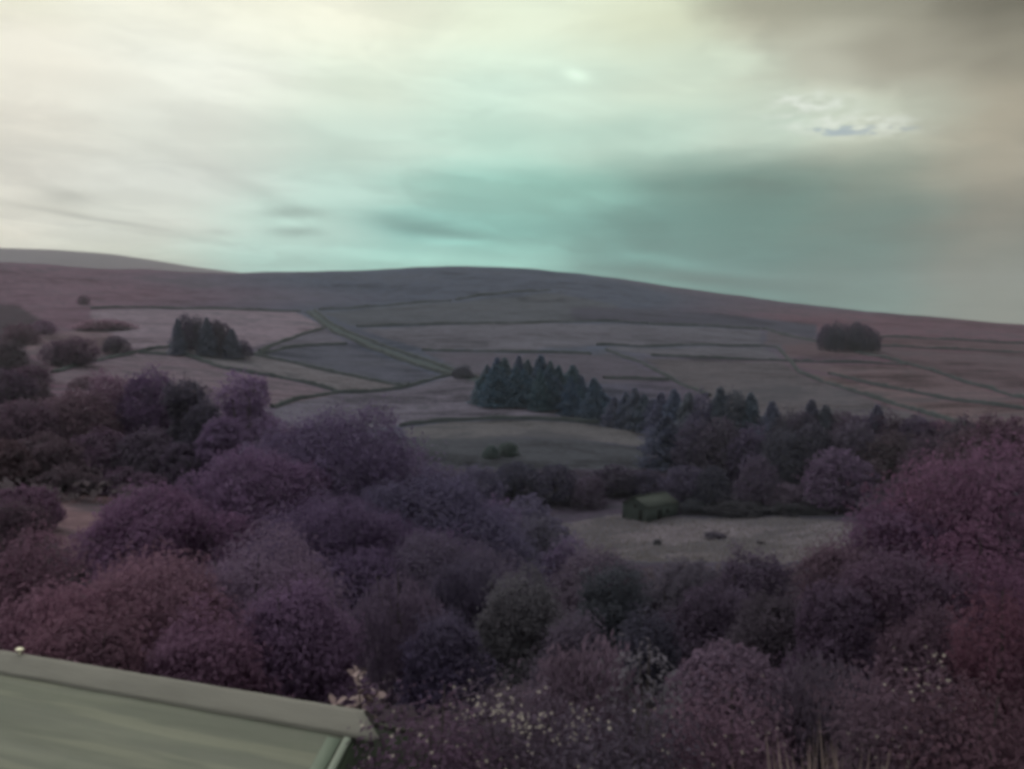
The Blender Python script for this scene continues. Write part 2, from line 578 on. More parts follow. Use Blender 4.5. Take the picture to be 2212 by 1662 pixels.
def build_ground():
    view = np.linspace(-0.66, 0.66, 400)
    azs = np.concatenate([np.linspace(-math.pi, -0.68, 40), view, np.linspace(0.68, math.pi, 40)])
    Rs = np.concatenate([np.geomspace(2, 120, 70)[:-1], np.geomspace(120, 1400, 330)[:-1], np.geomspace(1400, 5200, 24)])
    a, r = np.meshgrid(azs, Rs, indexing='ij')
    x = (np.sin(a) * r).ravel()
    y = (np.cos(a) * r).ravel()
    z = tz(x, y)
    na, nr = a.shape
    i, j = np.meshgrid(np.arange(na - 1), np.arange(nr - 1), indexing='ij')
    q = (i * nr + j).ravel()
    Fq = np.stack([q, q + nr, q + nr + 1, q + 1], 1)
    me = mesh_np('terrain', np.stack([x, y, z], 1), Fq, M_GROUND, smooth=True)
    # base vegetation colour: heather moor up high, scrub low
    aa, rr = a.ravel(), r.ravel()
    moorC = np.array(lin((80, 88, 98))[:3])
    moorL = np.array(lin((108, 90, 98))[:3])
    moorR = np.array(lin((102, 82, 88))[:3])
    scrub = np.array(lin((70, 66, 74))[:3])
    # lens cast painted into the heather, in patches: grey mid-view, pink to both sides
    wob = 0.06 * np.sin(x * 0.011 + y * 0.004) + 0.05 * np.sin(y * 0.017 - x * 0.006)
    tL = np.clip((-(aa + wob) - 0.13) / 0.36, 0, 1)[:, None]
    tR = np.clip(((aa + wob) - 0.13) / 0.30, 0, 1)[:, None]
    C = moorC * (1 - tL) * (1 - tR) + moorL * tL + moorR * tR
    low = np.clip((330 - rr) / 120, 0, 1)[:, None]
    C = C * (1 - low) + scrub * low
    for poly, c in FIELDS:
        w = [hit(*p) for p in poly]
        msk = inside(x, y, w)
        C[msk] = np.array(lin(soft(c, 0.30))[:3])
    C = np.concatenate([C * KG, np.ones((len(C), 1))], 1).astype(np.float32)
    at = me.color_attributes.new('Col', 'FLOAT_COLOR', 'POINT')
    at.data.foreach_set('color', C.ravel())
    return tag(new_obj('terrain', me), kind='structure')


build_ground()


def build_far_hill():
    prof = [(-1600, 540), (-900, 522), (-300, 527), (0, 536), (120, 540), (240, 549), (330, 562), (420, 577), (520, 590), (640, 606), (900, 640)]
    us = np.linspace(-1600, 900, 90)
    vs = np.interp(us, [p[0] for p in prof], [p[1] for p in prof])
    V = []
    rows = np.linspace(-1, 1, 15)
    for u, v in zip(us, vs):
        d = ray(u, v)
        h = math.hypot(d[0], d[1])
        top = d[2] / h * 4400 + EYE
        for t in rows:
            R = 4400 + 700 * t
            z = -60 + (top + 60) * max(0.0, math.cos(t * math.pi / 2)) ** 0.8
            V.append((d[0] / h * R, d[1] / h * R, z))
    m = len(rows)
    FC = [(i * m + j, (i + 1) * m + j, (i + 1) * m + j + 1, i * m + j + 1) for i in range(len(us) - 1) for j in range(m - 1)]
    mt = mat_plain('far_moor', lin((98, 88, 100)), 0.95, 0.05, 0.004, 0.5)
    tag(new_obj('far_hill', mesh_np('far_hill', V, FC, mt, smooth=True)), kind='structure')


build_far_hill()

# ------------------------------------------------------------------ lane and field walls
M_LANE = mat_plain('grassy_lane', lin((60, 68, 74)), 0.95, 0.05, 0.15, 0.6)
M_WALL = mat_plain('dark_drystone', lin((56, 61, 66)), 0.95, 0.1, 0.12, 1.1, 0.6, 3)


def drape(pts, step):
    """pixel polyline -> dense world polyline on the ground"""
    w = [hit(*p) for p in pts]
    out = []
    for (x0, y0), (x1, y1) in zip(w[:-1], w[1:]):
        k = max(2, int(math.hypot(x1 - x0, y1 - y0) / step))
        for t in range(k):
            out.append((x0 + (x1 - x0) * t / k, y0 + (y1 - y0) * t / k))
    out.append(w[-1])
    P = np.array(out)
    # smooth the corners
    for _ in range(2):
        P[1:-1] = 0.25 * P[:-2] + 0.5 * P[1:-1] + 0.25 * P[2:]
    return P


def ribbon(P, width):
    T = np.gradient(P, axis=0)
    T /= np.linalg.norm(T, axis=1)[:, None] + 1e-9
    return np.stack([T[:, 1], -T[:, 0]], 1) * width / 2


def build_lane():
    P = drape([(668, 672), (700, 698), (735, 718), (800, 746), (900, 781), (985, 808), (1045, 826)], 6)
    N = ribbon(P, 6.5)
    V = []
    for t in np.linspace(-1, 1, 5):
        Q = P + N * t
        z = tz(Q[:, 0], Q[:, 1]) + 0.22
        V.append(np.stack([Q[:, 0], Q[:, 1], z], 1))
    k = len(P)
    FC = [(r * k + i, (r + 1) * k + i, (r + 1) * k + i + 1, r * k + i + 1) for r in range(4) for i in range(k - 1)]
    tag(new_obj('lane', mesh_np('lane', np.concatenate(V), FC, M_LANE, smooth=True)), kind='structure')


build_lane()
WALLS = [
    ([(196, 668), (330, 666), (480, 669), (650, 673)], 'long dark wall between the left pasture and the heather moor above it'),
    ([(690, 670), (800, 663), (870, 657), (975, 651)], 'dark wall climbing right from the top of the grassy lane'),
    ([(985, 649), (1030, 640), (1100, 632), (1190, 627)], 'highest dark wall, just under the round summit of the moor'),
    ([(680, 671), (712, 698), (745, 716), (810, 741), (905, 775), (1050, 822)], 'dark wall along the upper right side of the grassy lane'),
    ([(664, 676), (722, 720), (795, 752), (895, 788), (978, 812)], 'dark wall along the lower left side of the grassy lane'),
    ([(770, 707), (860, 704), (960, 701), (1100, 700), (1250, 696), (1400, 700)], 'long level wall crossing the upper slope above the central spruce plantation'),
    ([(560, 760), (640, 728), (705, 708)], 'short wall rising from the left spruce clump up to the lane'),
    ([(545, 768), (620, 752), (700, 746), (748, 744)], 'faint wall along the top of the dark triangular field'),
    ([(535, 766), (640, 786), (740, 809), (830, 828), (882, 834)], 'wall falling right between pale strip field and dark triangular field'),
    ([(300, 764), (400, 769), (480, 796), (600, 816), (740, 849)], 'wall falling right along the lower edge of the pale strip field'),
    ([(115, 806), (200, 782), (290, 763), (385, 748)], 'greenish hedged wall passing under the two round left trees'),
    ([(588, 882), (650, 862), (720, 850), (800, 848), (870, 839), (950, 816), (988, 809)], 'bold curved wall joining the foot of the grassy lane'),
    ([(865, 922), (950, 912), (1050, 906), (1150, 906), (1250, 912), (1330, 920), (1408, 932)], 'greenish arched hedge bank over the rounded field in the middle'),
    ([(912, 758), (1000, 760), (1130, 763), (1278, 766)], 'level wall just behind the tops of the central spruce plantation'),
    ([(1290, 746), (1450, 748), (1650, 748), (1682, 752), (1701, 775), (1727, 806), (1790, 830), (1855, 850), (1950, 879), (2040, 906), (2085, 920)],
     'long wall running level then bending down right past the big right field'),
    ([(1405, 769), (1550, 776), (1700, 781), (1884, 786), (1964, 788)], 'level wall along the top of the big right field'),
    ([(1310, 757), (1390, 786), (1461, 826), (1510, 846), (1532, 857)], 'dark wall slanting down into the wood right of the plantation'),
    ([(1400, 701), (1550, 706), (1654, 712), (1767, 739)], 'wall leading along the moor edge to the round hilltop copse'),
    ([(1902, 729), (2050, 735), (2212, 743), (2320, 748)], 'upper of two walls running right from the hilltop copse'),
    ([(1890, 748), (2037, 755), (2212, 763), (2320, 768)], 'lower of two walls running right from the hilltop copse'),
    ([(1850, 762), (1964, 788), (2037, 810), (2212, 861), (2300, 885)], 'diagonal wall crossing the pink right-hand pastures below the copse'),
    ([(1790, 808), (1900, 835), (2001, 854), (2172, 880), (2300, 896)], 'lowest diagonal wall in the pink pastures at the right edge'),
    ([(1305, 818), (1380, 819), (1445, 822)], 'short faint wall right of the central plantation'),
]


def build_wall(pts, label, idx):
    rng = np.random.default_rng(100 + idx)
    P = drape(pts, 2.5)
    R = np.hypot(P[:, 0], P[:, 1]).mean()
    wd = 1.0 + R / 900
    k = len(P)
    P = P + rng.normal(0, 0.12, P.shape)
    N = ribbon(P, 1.0)
    hh = (1.0 + R / 1050) * (1 + 0.25 * np.sin(np.arange(k) * 0.31 + idx) * np.sin(np.arange(k) * 0.083) + rng.normal(0, 0.16, k))
    hh = np.clip(hh, 0.5, 4)
    prof = [(-0.75, -0.4), (-0.6, 0.55), (-0.3, 1.0), (0.3, 1.0), (0.6, 0.55), (0.75, -0.4)]
    V = []
    for t, f in prof:
        Q = P + N * t * wd * (1 + rng.normal(0, 0.12, k))[:, None] * 2
        V.append(np.stack([Q[:, 0], Q[:, 1], tz(Q[:, 0], Q[:, 1]) + hh * f], 1))
    m = len(prof)
    FC = [(r * k + i, (r + 1) * k + i, (r + 1) * k + i + 1, r * k + i + 1) for r in range(m - 1) for i in range(k - 1)]
    FC += [(0, k, 4 * k, 5 * k), (k, 2 * k, 3 * k, 4 * k), (k - 1, 6 * k - 1, 5 * k - 1, 2 * k - 1), (2 * k - 1, 5 * k - 1, 4 * k - 1, 3 * k - 1)]
    o = new_obj('field_wall', mesh_np('field_wall', np.concatenate(V), FC, M_WALL))
    tag(o, label, 'wall', 'field walls on the far hillside')


for i, (p, l) in enumerate(WALLS):
    build_wall(p, l, i)


# ------------------------------------------------------------------ plants
def rnd_dirs(rng, k):
    d = rng.normal(size=(k, 3))
    return d / np.linalg.norm(d, axis=1)[:, None]


def leaves_mesh(name, P, N, L, rng, wid=0.55, tint=None, droop=0.0):
    k = len(P)
    t = np.cross(N, rnd_dirs(rng, k))
    t[:, 2] -= droop
    t /= np.linalg.norm(t, axis=1)[:, None] + 1e-9
    b = np.cross(N, t)
    b /= np.linalg.norm(b, axis=1)[:, None] + 1e-9
    s = (L * rng.uniform(0.6, 1.35, k))[:, None]
    V = np.empty((k, 4, 3))
    V[:, 0] = P - t * s * 0.5
    V[:, 1] = P + b * s * wid * 0.5 + N * s * 0.10
    V[:, 2] = P + t * s * 0.5 - N * s * 0.05
    V[:, 3] = P - b * s * wid * 0.5 + N * s * 0.10
    FC = np.arange(k * 4).reshape(k, 4)
    if tint is None:
        tint = rng.uniform(0, 1, k)
    return mesh_np(name, V.reshape(-1, 3), FC, M_LEAF, tint)


def clump(P, sc, seed):
    """cheap smooth 3-D noise -1..1"""
    r = np.random.default_rng(seed)
    o = np.zeros(len(P))
    for i in range(5):
        kv = r.normal(size=3) * sc * (1 + 0.6 * i)
        o += np.sin(P @ kv + r.uniform(0, 6.28)) / (1 + 0.35 * i)
    return o / 2.4


def lobes_dome(rng, w, h, base, k, top=1.0):
    """lobes filling a dome of width w and height h whose foliage starts at base*h"""
    L = []
    hz = h * (1 - base)
    for i in range(k):
        a = rng.uniform(0, 2 * math.pi)
        q = math.sqrt(rng.uniform(0, 1))
        zf = rng.uniform(0.12, 0.95)
        # envelope half width at height fraction zf: full in the lower middle, rounded on top
        env = math.sqrt(max(0.05, 1 - abs((zf - 0.36) / 0.66) ** 2.2))
        r = (0.17 + 0.13 * rng.uniform()) * min(w, hz * 1.25) * (0.75 + 0.35 * (1 - zf))
        rad = max(0.0, env * w / 2 - r * 0.85) * (0.45 + 0.55 * q)
        L.append((math.cos(a) * rad, math.sin(a) * rad, base * h + zf * (hz - r * 0.9), r))
    L.append((0, 0, h - 0.24 * hz, 0.24 * hz))
    L.append((0, 0, base * h + 0.4 * hz, 0.36 * min(w, hz)))
    return np.array(L)


def sample_lobes(rng, L, k, gap, sc, seed):
    w = L[:, 3] ** 2
    w = w / w.sum()
    P, N, T = [], [], []
    need = k
    tries = 0
    while need > 0 and tries < 12:
        tries += 1
        m = int(need * 2.2) + 64
        id_ = rng.choice(len(L), m, p=w)
        d = rnd_dirs(rng, m)
        d[:, 2] *= np.where(d[:, 2] < 0, 0.8, 1)
        r = L[id_, 3] * (1.0 - 0.55 * rng.uniform(0, 1, m) ** 1.8 + 0.14 * rng.normal(size=m).clip(-1, 2))
        p = L[id_, :3] + d * r[:, None] * np.array([1, 1, 0.85])
        dist = np.linalg.norm(p[:, None] - L[None, :, :3], axis=2) / L[None, :, 3]
        dist[np.arange(m), id_] = 9
        keep = (dist.min(1) > 0.72) | (rng.uniform(size=m) < 0.10)
        cl = clump(p, sc, seed)
        keep &= cl > (-1.0 + gap + 0.35 * rng.normal(size=m))
        keep &= p[:, 2] > 0.0
        P.append(p[keep])
        N.append(d[keep])
        T.append(np.clip(0.5 + 0.30 * cl[keep] + 0.22 * rng.normal(size=keep.sum()), 0, 1))
        need -= int(keep.sum())
    P, N, T = np.concatenate(P)[:k], np.concatenate(N)[:k], np.concatenate(T)[:k]
    N = N + 0.55 * rng.normal(size=N.shape) + np.array([0, 0, 0.25])
    N /= np.linalg.norm(N, axis=1)[:, None]
    return P, N, T


def trunk_paths(rng, w, h, L, stems=1):
    paths = []
    r0 = 0.022 * h + 0.02 * w * 0.4
    for s in range(stems):
        a = rng.uniform(0, 6.28)
        off = 0.0 if stems == 1 else 0.07 * w
        x0, y0 = math.cos(a) * off, math.sin(a) * off
        lean = 0.05 if stems == 1 else 0.22
        top = (x0 + math.cos(a) * w * lean, y0 + math.sin(a) * w * lean, h * 0.78)
        pts = []
        for t in (-0.04, 0.0, 0.12, 0.35, 0.65, 1.0):
            f = max(t, 0)
            pts.append(((x0 + (top[0] - x0) * f + 0.012 * w * rng.normal(), y0 + (top[1] - y0) * f + 0.012 * w * rng.normal(), t * h * 0.78),
                        r0 / stems ** 0.5 * (1.25 if t <= 0 else 1.0 - 0.8 * f)))
        paths.append(pts)
    for i in rng.choice(len(L), min(len(L), 12), replace=False):
        c = L[i, :3]
        zb = max(0.1 * h, c[2] * rng.uniform(0.35, 0.6))
        b = np.array([0, 0, zb])
        mid = b * 0.45 + c * 0.55 + np.array([0, 0, -0.04 * h])
        paths.append([(tuple(b), r0 * 0.5), (tuple(mid), r0 * 0.33), (tuple(c + (c - b) * 0.35), r0 * 0.08)])
    return paths


def plant_mesh(kind, w, h, k, leaf, seed):
    """returns crown mesh, trunk mesh in metres, base at the origin"""
    rng = np.random.default_rng(seed)
    if kind == 'spruce':
        z = rng.uniform(0.03, 1, k) ** 1.15
        tiers = 16
        z = (np.floor(z * tiers) + rng.uniform(0.0, 0.75, k)) / tiers
        z = np.clip(z, 0.02, 0.995)
        a = rng.uniform(0, 6.283, k)
        ab = np.round((a + z * 9) / 0.62) * 0.62 - z * 9 + rng.normal(0, 0.16, k)
        env = np.clip((1 - z) / 0.62, 0, 1) ** 0.75 * (0.82 + 0.30 * np.sin(ab * 3 + seed) * np.cos(z * 21 + seed)) * (1 + 0.12 * rng.normal(size=k))
        q = rng.uniform(0, 1, k) ** 0.5
        rad = env * w / 2 * q + 0.012 * w
        P = np.stack([np.cos(ab) * rad, np.sin(ab) * rad, z * h - 0.22 * rad + 0.01 * h * rng.normal(size=k)], 1)
        P[:, 2] = np.clip(P[:, 2], 0.05, None)
        N = np.stack([np.cos(ab) * 0.5, np.sin(ab) * 0.5, np.full(k, 0.8)], 1) + 0.45 * rng.normal(size=(k, 3))
        N /= np.linalg.norm(N, axis=1)[:, None]
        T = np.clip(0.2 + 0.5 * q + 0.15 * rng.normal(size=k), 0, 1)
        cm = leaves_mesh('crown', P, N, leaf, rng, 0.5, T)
        paths = [[((0, 0, -0.03 * h), 0.018 * h), ((0, 0, 0.3 * h), 0.013 * h), ((0, 0, 0.98 * h), 0.002 * h)]]
        return cm, tubes('trunk', paths, M_BARK)
    if kind == 'willow':          # hanging strands
        ns = max(60, k // 40)
        per = k // ns
        Ps, Ns, Ts = [], [], []
        for s in range(ns):
            a = rng.uniform(0, 6.283)
            q = math.sqrt(rng.uniform(0.02, 1)) * w / 2
            zt = h * (1 - 0.42 * (2 * q / w) ** 2) * rng.uniform(0.86, 1.0)
            ln = zt * rng.uniform(0.35, 0.9)
            t = np.linspace(0, 1, per)
            x = math.cos(a) * (q + 0.10 * w * t ** 0.5) + rng.normal(0, 0.02 * w, per)
            y = math.sin(a) * (q + 0.10 * w * t ** 0.5) + rng.normal(0, 0.02 * w, per)
            Ps.append(np.stack([x, y, zt - ln * t], 1))
            Ns.append(np.stack([np.full(per, math.cos(a)), np.full(per, math.sin(a)), np.full(per, 0.25)], 1) + 0.5 * rng.normal(size=(per, 3)))
            Ts.append(np.full(per, rng.uniform(0.1, 0.9)))
        P, N, T = np.concatenate(Ps), np.concatenate(Ns), np.concatenate(Ts)
        N /= np.linalg.norm(N, axis=1)[:, None]
        cm = leaves_mesh('crown', P, N, leaf, rng, 0.28, T, droop=1.6)
        L = lobes_dome(rng, w * 0.7, h, 0.4, 8)
        return cm, tubes('trunk', trunk_paths(rng, w, h, L, 2), M_BARK)
    spec = {  # base, lobes, gap, stems
        'round': (0.10, 38, 0.08, 1), 'tall': (0.16, 24, 0.16, 1), 'airy': (0.18, 20, 0.42, 2),
        'bush': (0.0, 40, 0.04, 3), 'dome': (0.0, 34, -0.3, 3), 'loose': (0.0, 26, 0.3, 4), 'feather': (0.0, 30, 0.05, 4)}[kind]
    base, nl, gap, stems = spec
    L = lobes_dome(rng, w, h, base, nl)
    if kind == 'dome':
        L = np.concatenate([L, [(0, 0, h * 0.32, min(w / 2, h * 0.66) * 0.98)]])
    P, N, T = sample_lobes(rng, L, k, gap, 7.0 / max(w, h), seed)
    if kind == 'dome':            # clipped-looking, evenly rounded
        d = rnd_dirs(rng, len(P))
        rr = 1 - 0.25 * rng.uniform(0, 1, len(P)) ** 2 + 0.03 * rng.normal(size=len(P))
        P = np.array([0, 0, h * 0.42]) + d * rr[:, None] * np.array([w / 2, w / 2, h * 0.58])
        N = d + 0.5 * rng.normal(size=d.shape)
        N /= np.linalg.norm(N, axis=1)[:, None]
    # uneven outline: swell and shrink whole regions, let some shoots stick out
    ctr = np.array([0, 0, h * (base + (1 - base) * 0.4)])
    sw = 0.15 * clump(P, 4.5 / max(w, h), seed + 1) + 0.10 * clump(P, 14.0 / max(w, h), seed + 2)
    shoot = (rng.uniform(size=len(P)) < 0.22) * rng.uniform(0.0, 0.20, len(P)) ** 1.2
    P = ctr + (P - ctr) * (1 + (sw + shoot) * (0.25 if kind == 'dome' else 1.0))[:, None]
    P[:, 2] = np.clip(P[:, 2], 0.0, None)
    P *= np.array([1, 1, h / max(np.quantile(P[:, 2], 0.997), 1e-3)])
    if kind == 'feather':         # upright wispy shoots
        N[:, 2] *= 0.25
        N /= np.linalg.norm(N, axis=1)[:, None]
        cm = leaves_mesh('crown', P, N, leaf, rng, 0.26, T, droop=-1.3)
    else:
        cm = leaves_mesh('crown', P, N, leaf * 1.12, rng, 0.46, T)
    return cm, tubes('trunk', trunk_paths(rng, w, h, L, stems), M_BARK)


def hue(c, u, kind):
    """leaf tone as this camera records it: violet in the middle, plum towards both sides, slate for conifers"""
    if c[1] > c[0] + 8:
        return c
    y = 0.3 * c[0] + 0.55 * c[1] + 0.15 * c[2]
    xs = [0, 550, 1106, 1600, 2212]
    t = [np.interp(u, xs, ch) for ch in ([1.20, 1.15, 1.02, 1.02, 1.20], [0.82, 0.84, 0.92, 0.92, 0.81], [1.06, 1.16, 1.18, 1.16, 1.08])]
    if kind == 'spruce':
        t = [0.90 + 0.10 * (t[0] - 0.95), 1.0, 1.20]
    return soft(tuple(0.5 * k + 0.5 * y * q for k, q in zip(c, t)), 0.2)


KF = 2.3      # photo tone -> leaf reflectance
PROTO = {}
FAR = {'spruce': (3000, 0.085), 'round': (2600, 0.07), 'tall': (2600, 0.065), 'airy': (1700, 0.06), 'bush': (2200, 0.075), 'dome': (2200, 0.07), 'loose': (1800, 0.07)}
NAMES = {'spruce': ('spruce_tree', 'tree'), 'round': ('broadleaf_tree', 'tree'), 'tall': ('broadleaf_tree', 'tree'), 'airy': ('thin_crowned_tree', 'tree'),
         'bush': ('bush', 'bush'), 'dome': ('rounded_shrub', 'shrub'), 'loose': ('straggly_shrub', 'shrub'), 'feather': ('feathery_shrub', 'shrub'),
         'willow': ('weeping_shrub', 'shrub')}
COUNT = [0]


def plant(kind, u, vtop, R, wpx, c, label, group=None, k=None, leaf=None, name=None, cat=None, gain=1.0, sink=0.0):
    """plant whose top shows at sketch pixel u, vtop, standing on the ground R metres away"""
    COUNT[0] += 1
    s = COUNT[0]
    d = ray(u, vtop)
    hd = math.hypot(d[0], d[1])
    x, y = d[0] / hd * R, d[1] / hd * R
    zg = float(tz(x, y)[0]) - sink
    h = d[2] / hd * R + EYE - zg
    h = max(h, 0.4)
    w = wpx / F * R * (y / R)
    rng = random.Random(s)
    nm, ct = NAMES[kind]
    root = bpy.data.objects.new(name or nm, None)
    root.empty_display_size = 0.3
    COL.objects.link(root)
    root.location = (x, y, zg)
    rz = rng.uniform(0, 6.28)
    if k is None:
        var = s % 4
        if (kind, var) not in PROTO:
            kk, lf = FAR[kind]
            PROTO[(kind, var)] = plant_mesh(kind, 1.0, 1.0, kk, lf, 10 * len(PROTO) + 7)
        cm, tm = PROTO[(kind, var)]
        root.scale = (w, w, h)
    else:
        cm, tm = plant_mesh(kind, w, h, k, leaf, 1000 + s)
    root.rotation_euler = (0, 0, rz)
    tr = new_obj('trunk', tm, root)
    cr = new_obj('crown', cm, root)
    j = [rng.uniform(0.92, 1.08) for _ in range(3)]
    cl = lin(hue(c, u, kind), KF * gain * (1.4 if kind == 'spruce' else 1.0))
    cl = (cl[0] * 0.97, cl[1] * 0.93, cl[2] * 1.08)
    cr.color = (cl[0] * j[0], cl[1] * j[1], cl[2] * j[2], 1)
    tag(root, label, cat or ct, group)
    return root, cm, w, h


ORD = ['first', 'second', 'third', 'fourth', 'fifth', 'sixth', 'seventh', 'eighth', 'ninth', 'tenth', 'eleventh', 'twelfth', 'thirteenth', 'fourteenth', 'fifteenth']

# --- small trees and scrub on the far left hillside
gr = 'scrub on the far left hillside'
rad = lambda u, v: math.hypot(*hit(u, v))
for kind, u, vt, R, wp, c, l in [
        ('round', 180, 638, rad(180, 658), 26, (70, 64, 76), 'tiny dark round tree alone on the left moor slope'),
        ('round', 165, 727, rad(165, 792), 95, (58, 56, 68), 'large dark round tree left of the small one on the left hillside'),
        ('round', 120, 738, rad(120, 790), 66, (66, 58, 70), 'purplish tree touching the left flank of the large round hillside tree'),
        ('round', 247, 726, rad(247, 766), 62, (56, 55, 64), 'small dark ball-shaped tree by the left field corner'),
        ('bush', 92, 692, rad(92, 722), 60, (80, 66, 80), 'purple gully bush below the tiny moor tree'),
        ('bush', 45, 700, rad(45, 745), 80, (66, 58, 66), 'dark gully bush at the left edge above the wood'),
        ('bush', 12, 735, rad(12, 800), 90, (56, 52, 58), 'dark tall scrub at the very left edge under the gully'),
        ('bush', 60, 790, rad(60, 835), 90, (58, 52, 60), 'dark scrub left of the paddock corner'),
        ('bush', 15, 800, rad(15, 872), 120, (54, 48, 56), 'darkest scrub mass at the left edge above the wood'),
        ('bush', 70, 826, rad(70, 866), 90, (58, 50, 58), 'low scrub clump just above the left wood'),
        ('bush', 180, 812, rad(180, 838), 60, (78, 64, 72), 'small pinkish bush beside the lower left field'),
        ('bush', 230, 690, rad(230, 712), 130, (96, 80, 88), 'low bracken-coloured mound in the upper left pasture')]:
    plant(kind, u, vt, R, wp, c, l, gr)

# --- left spruce clump
gr = 'trees of the left hillside clump'
for i, (u, vt, wp) in enumerate([(383, 688, 30), (400, 680, 34), (425, 684, 36), (446, 686, 36), (464, 692, 34), (482, 698, 36), (500, 710, 36), (524, 734, 32)]):
    plant('tall' if i % 3 else 'spruce', u, vt, 472 + 4 * (i % 3), wp * 1.45, (50, 54, 64), ORD[i] + ' dark tree from the left in the clump above the pale strip field', gr)

# --- central plantation
gr = 'spruces of the central plantation'
back = [(1050, 786), (1072, 778), (1094, 768), (1118, 772), (1142, 770), (1164, 774), (1188, 778), (1210, 782), (1232, 794), (1256, 806), (1280, 824), (1302, 842)]
JT = [3, -5, 6, -3, 9, -6, 2, 8, -4, 5, -7, 4]
for i, (u, vt) in enumerate(back):
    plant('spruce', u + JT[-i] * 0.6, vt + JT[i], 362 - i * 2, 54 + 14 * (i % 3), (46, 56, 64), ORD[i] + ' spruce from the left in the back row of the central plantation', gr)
front = [(1046, 806), (1066, 794), (1090, 790), (1112, 794), (1138, 792), (1162, 796), (1186, 800), (1206, 806), (1230, 818), (1252, 828), (1276, 846), (1300, 860)]
for i, (u, vt) in enumerate(front):
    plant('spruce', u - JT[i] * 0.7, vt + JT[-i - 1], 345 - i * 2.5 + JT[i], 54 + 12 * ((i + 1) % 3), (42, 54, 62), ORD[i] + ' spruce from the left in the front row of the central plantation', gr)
for i, (u, vt) in enumerate([(1328, 858), (1352, 848), (1372, 838), (1392, 852), (1410, 862)]):
    plant('spruce', u, vt, 305 - 3 * i, 64, (50, 56, 68), ORD[i] + ' spruce in the low row linking plantation and right wood', gr)
plant('bush', 1000, 790, 430, 50, (60, 66, 72), 'dark bush between the lane foot and the plantation')

# --- hilltop copse
gr = 'trees of the round hilltop copse'
for i, (u, vt, wp) in enumerate([(1786, 702, 44), (1806, 698, 46), (1830, 696, 48), (1852, 698, 46), (1872, 700, 46), (1888, 708, 38)]):
    plant('tall' if i % 2 else 'round', u, vt + (0, -3, 4, -2, 3, 5)[i], rad(u, 758 + 3 * (i % 2)), wp * 0.95, (44, 46, 56), ORD[i] + ' dark tree from the left in the round hilltop copse', gr, gain=1.25)

# --- wood on the right of the valley
gr = 'trees of the right valley wood'
for i, (kind, u, vt, R, wp, c) in enumerate([
        ('spruce', 1428, 850, 262, 60, (46, 52, 64)), ('spruce', 1456, 842, 258, 62, (46, 52, 64)), ('spruce', 1488, 848, 254, 62, (48, 54, 66)), ('tall', 1520, 848, 250, 72, (48, 54, 66)),
        ('spruce', 1556, 838, 250, 64, (44, 50, 60)), ('tall', 1590, 846, 246, 66, (44, 50, 60)), ('spruce', 1622, 850, 246, 62, (44, 50, 60)), ('spruce', 1668, 868, 242, 64, (48, 52, 60)),
        ('tall', 1706, 910, 238, 70, (50, 50, 58)), ('spruce', 1754, 864, 236, 62, (46, 46, 56)), ('spruce', 1784, 876, 236, 66, (46, 46, 56)), ('tall', 1832, 900, 232, 84, (54, 50, 60)),
        ('spruce', 1896, 876, 230, 66, (54, 48, 58)), ('tall', 1950, 905, 226, 80, (52, 46, 54)), ('tall', 2015, 908, 222, 100, (54, 46, 52))]):
    plant(kind, u, vt, R, wp * (1.5 if kind == 'spruce' else 1.15), c, ORD[i] + ' tree from the left along the skyline of the right valley wood', gr, gain=1.2)
for i, (u, vt, R) in enumerate([(1702, 888, 239), (1733, 890, 234), (1822, 890, 236), (1864, 893, 229), (1925, 890, 227), (1985, 900, 222)]):
    plant('tall', u, vt, R, 100, (48, 47, 57), ['dark tree filling the dip right of the eighth skyline tree', 'dark tree just left of the tenth skyline tree',
                                                'dark tree just right of the eleventh skyline tree', 'dark tree left of the lone pointed spruce on the wood skyline',
                                                'dark tree right of the lone pointed spruce on the wood skyline', 'dark tree before the broad crowns at the right end of the wood'][i], gr, gain=1.25)
for i, (kind, u, vt, R, wp, c) in enumerate([
        ('round', 2085, 898, 215, 110, (58, 48, 54)), ('tall', 2140, 894, 210, 100, (60, 48, 54)), ('round', 2195, 902, 205, 110, (64, 48, 54)), ('round', 2270, 900, 200, 120, (64, 48, 54))]):
    plant(kind, u, vt, R, wp, c, ['tree left of the broad dark crowns at the right edge of the wood', 'tall dark tree second from the right edge of the wood',
                                  'broad dark tree near the right edge of the wood', 'dark tree cut by the right edge of the picture'][i], gr, gain=1.2)
for kind, u, vt, R, wp, c, l in [
        ('spruce', 1440, 899, 222, 126, (38, 42, 51), 'dark spruce at the left corner of the right wood, front rank'),
        ('tall', 1500, 904, 215, 114, (46, 52, 62), 'dark leafy tree right of the front corner spruce'),
        ('round', 1560, 904, 212, 126, (46, 52, 60), 'dark round tree in the middle rank above the barn roof'),
        ('round', 1625, 919, 208, 114, (54, 54, 64), 'grey-purple tree in the middle rank right of the barn'),
        ('round', 1690, 924, 204, 114, (50, 50, 60), 'dark tree in the middle rank behind the pale purple shrub'),
        ('round', 1760, 919, 205, 114, (46, 46, 54), 'dark tree behind the left of the large purple dome'),
        ('round', 1850, 914, 205, 138, (54, 48, 58), 'purplish tree behind the large purple dome'),
        ('round', 1930, 934, 200, 138, (50, 44, 50), 'dark tree behind the right of the large purple dome'),
        ('round', 2010, 939, 190, 126, (56, 46, 52), 'dark tree in the middle rank right of the purple dome'),
        ('round', 2100, 934, 180, 149, (60, 46, 52), 'dark tree in the middle rank near the right edge')]:
    plant(kind, u, vt, R, wp, c, l, gr, gain=1.25)
gr = 'shrubs around the stone barn'
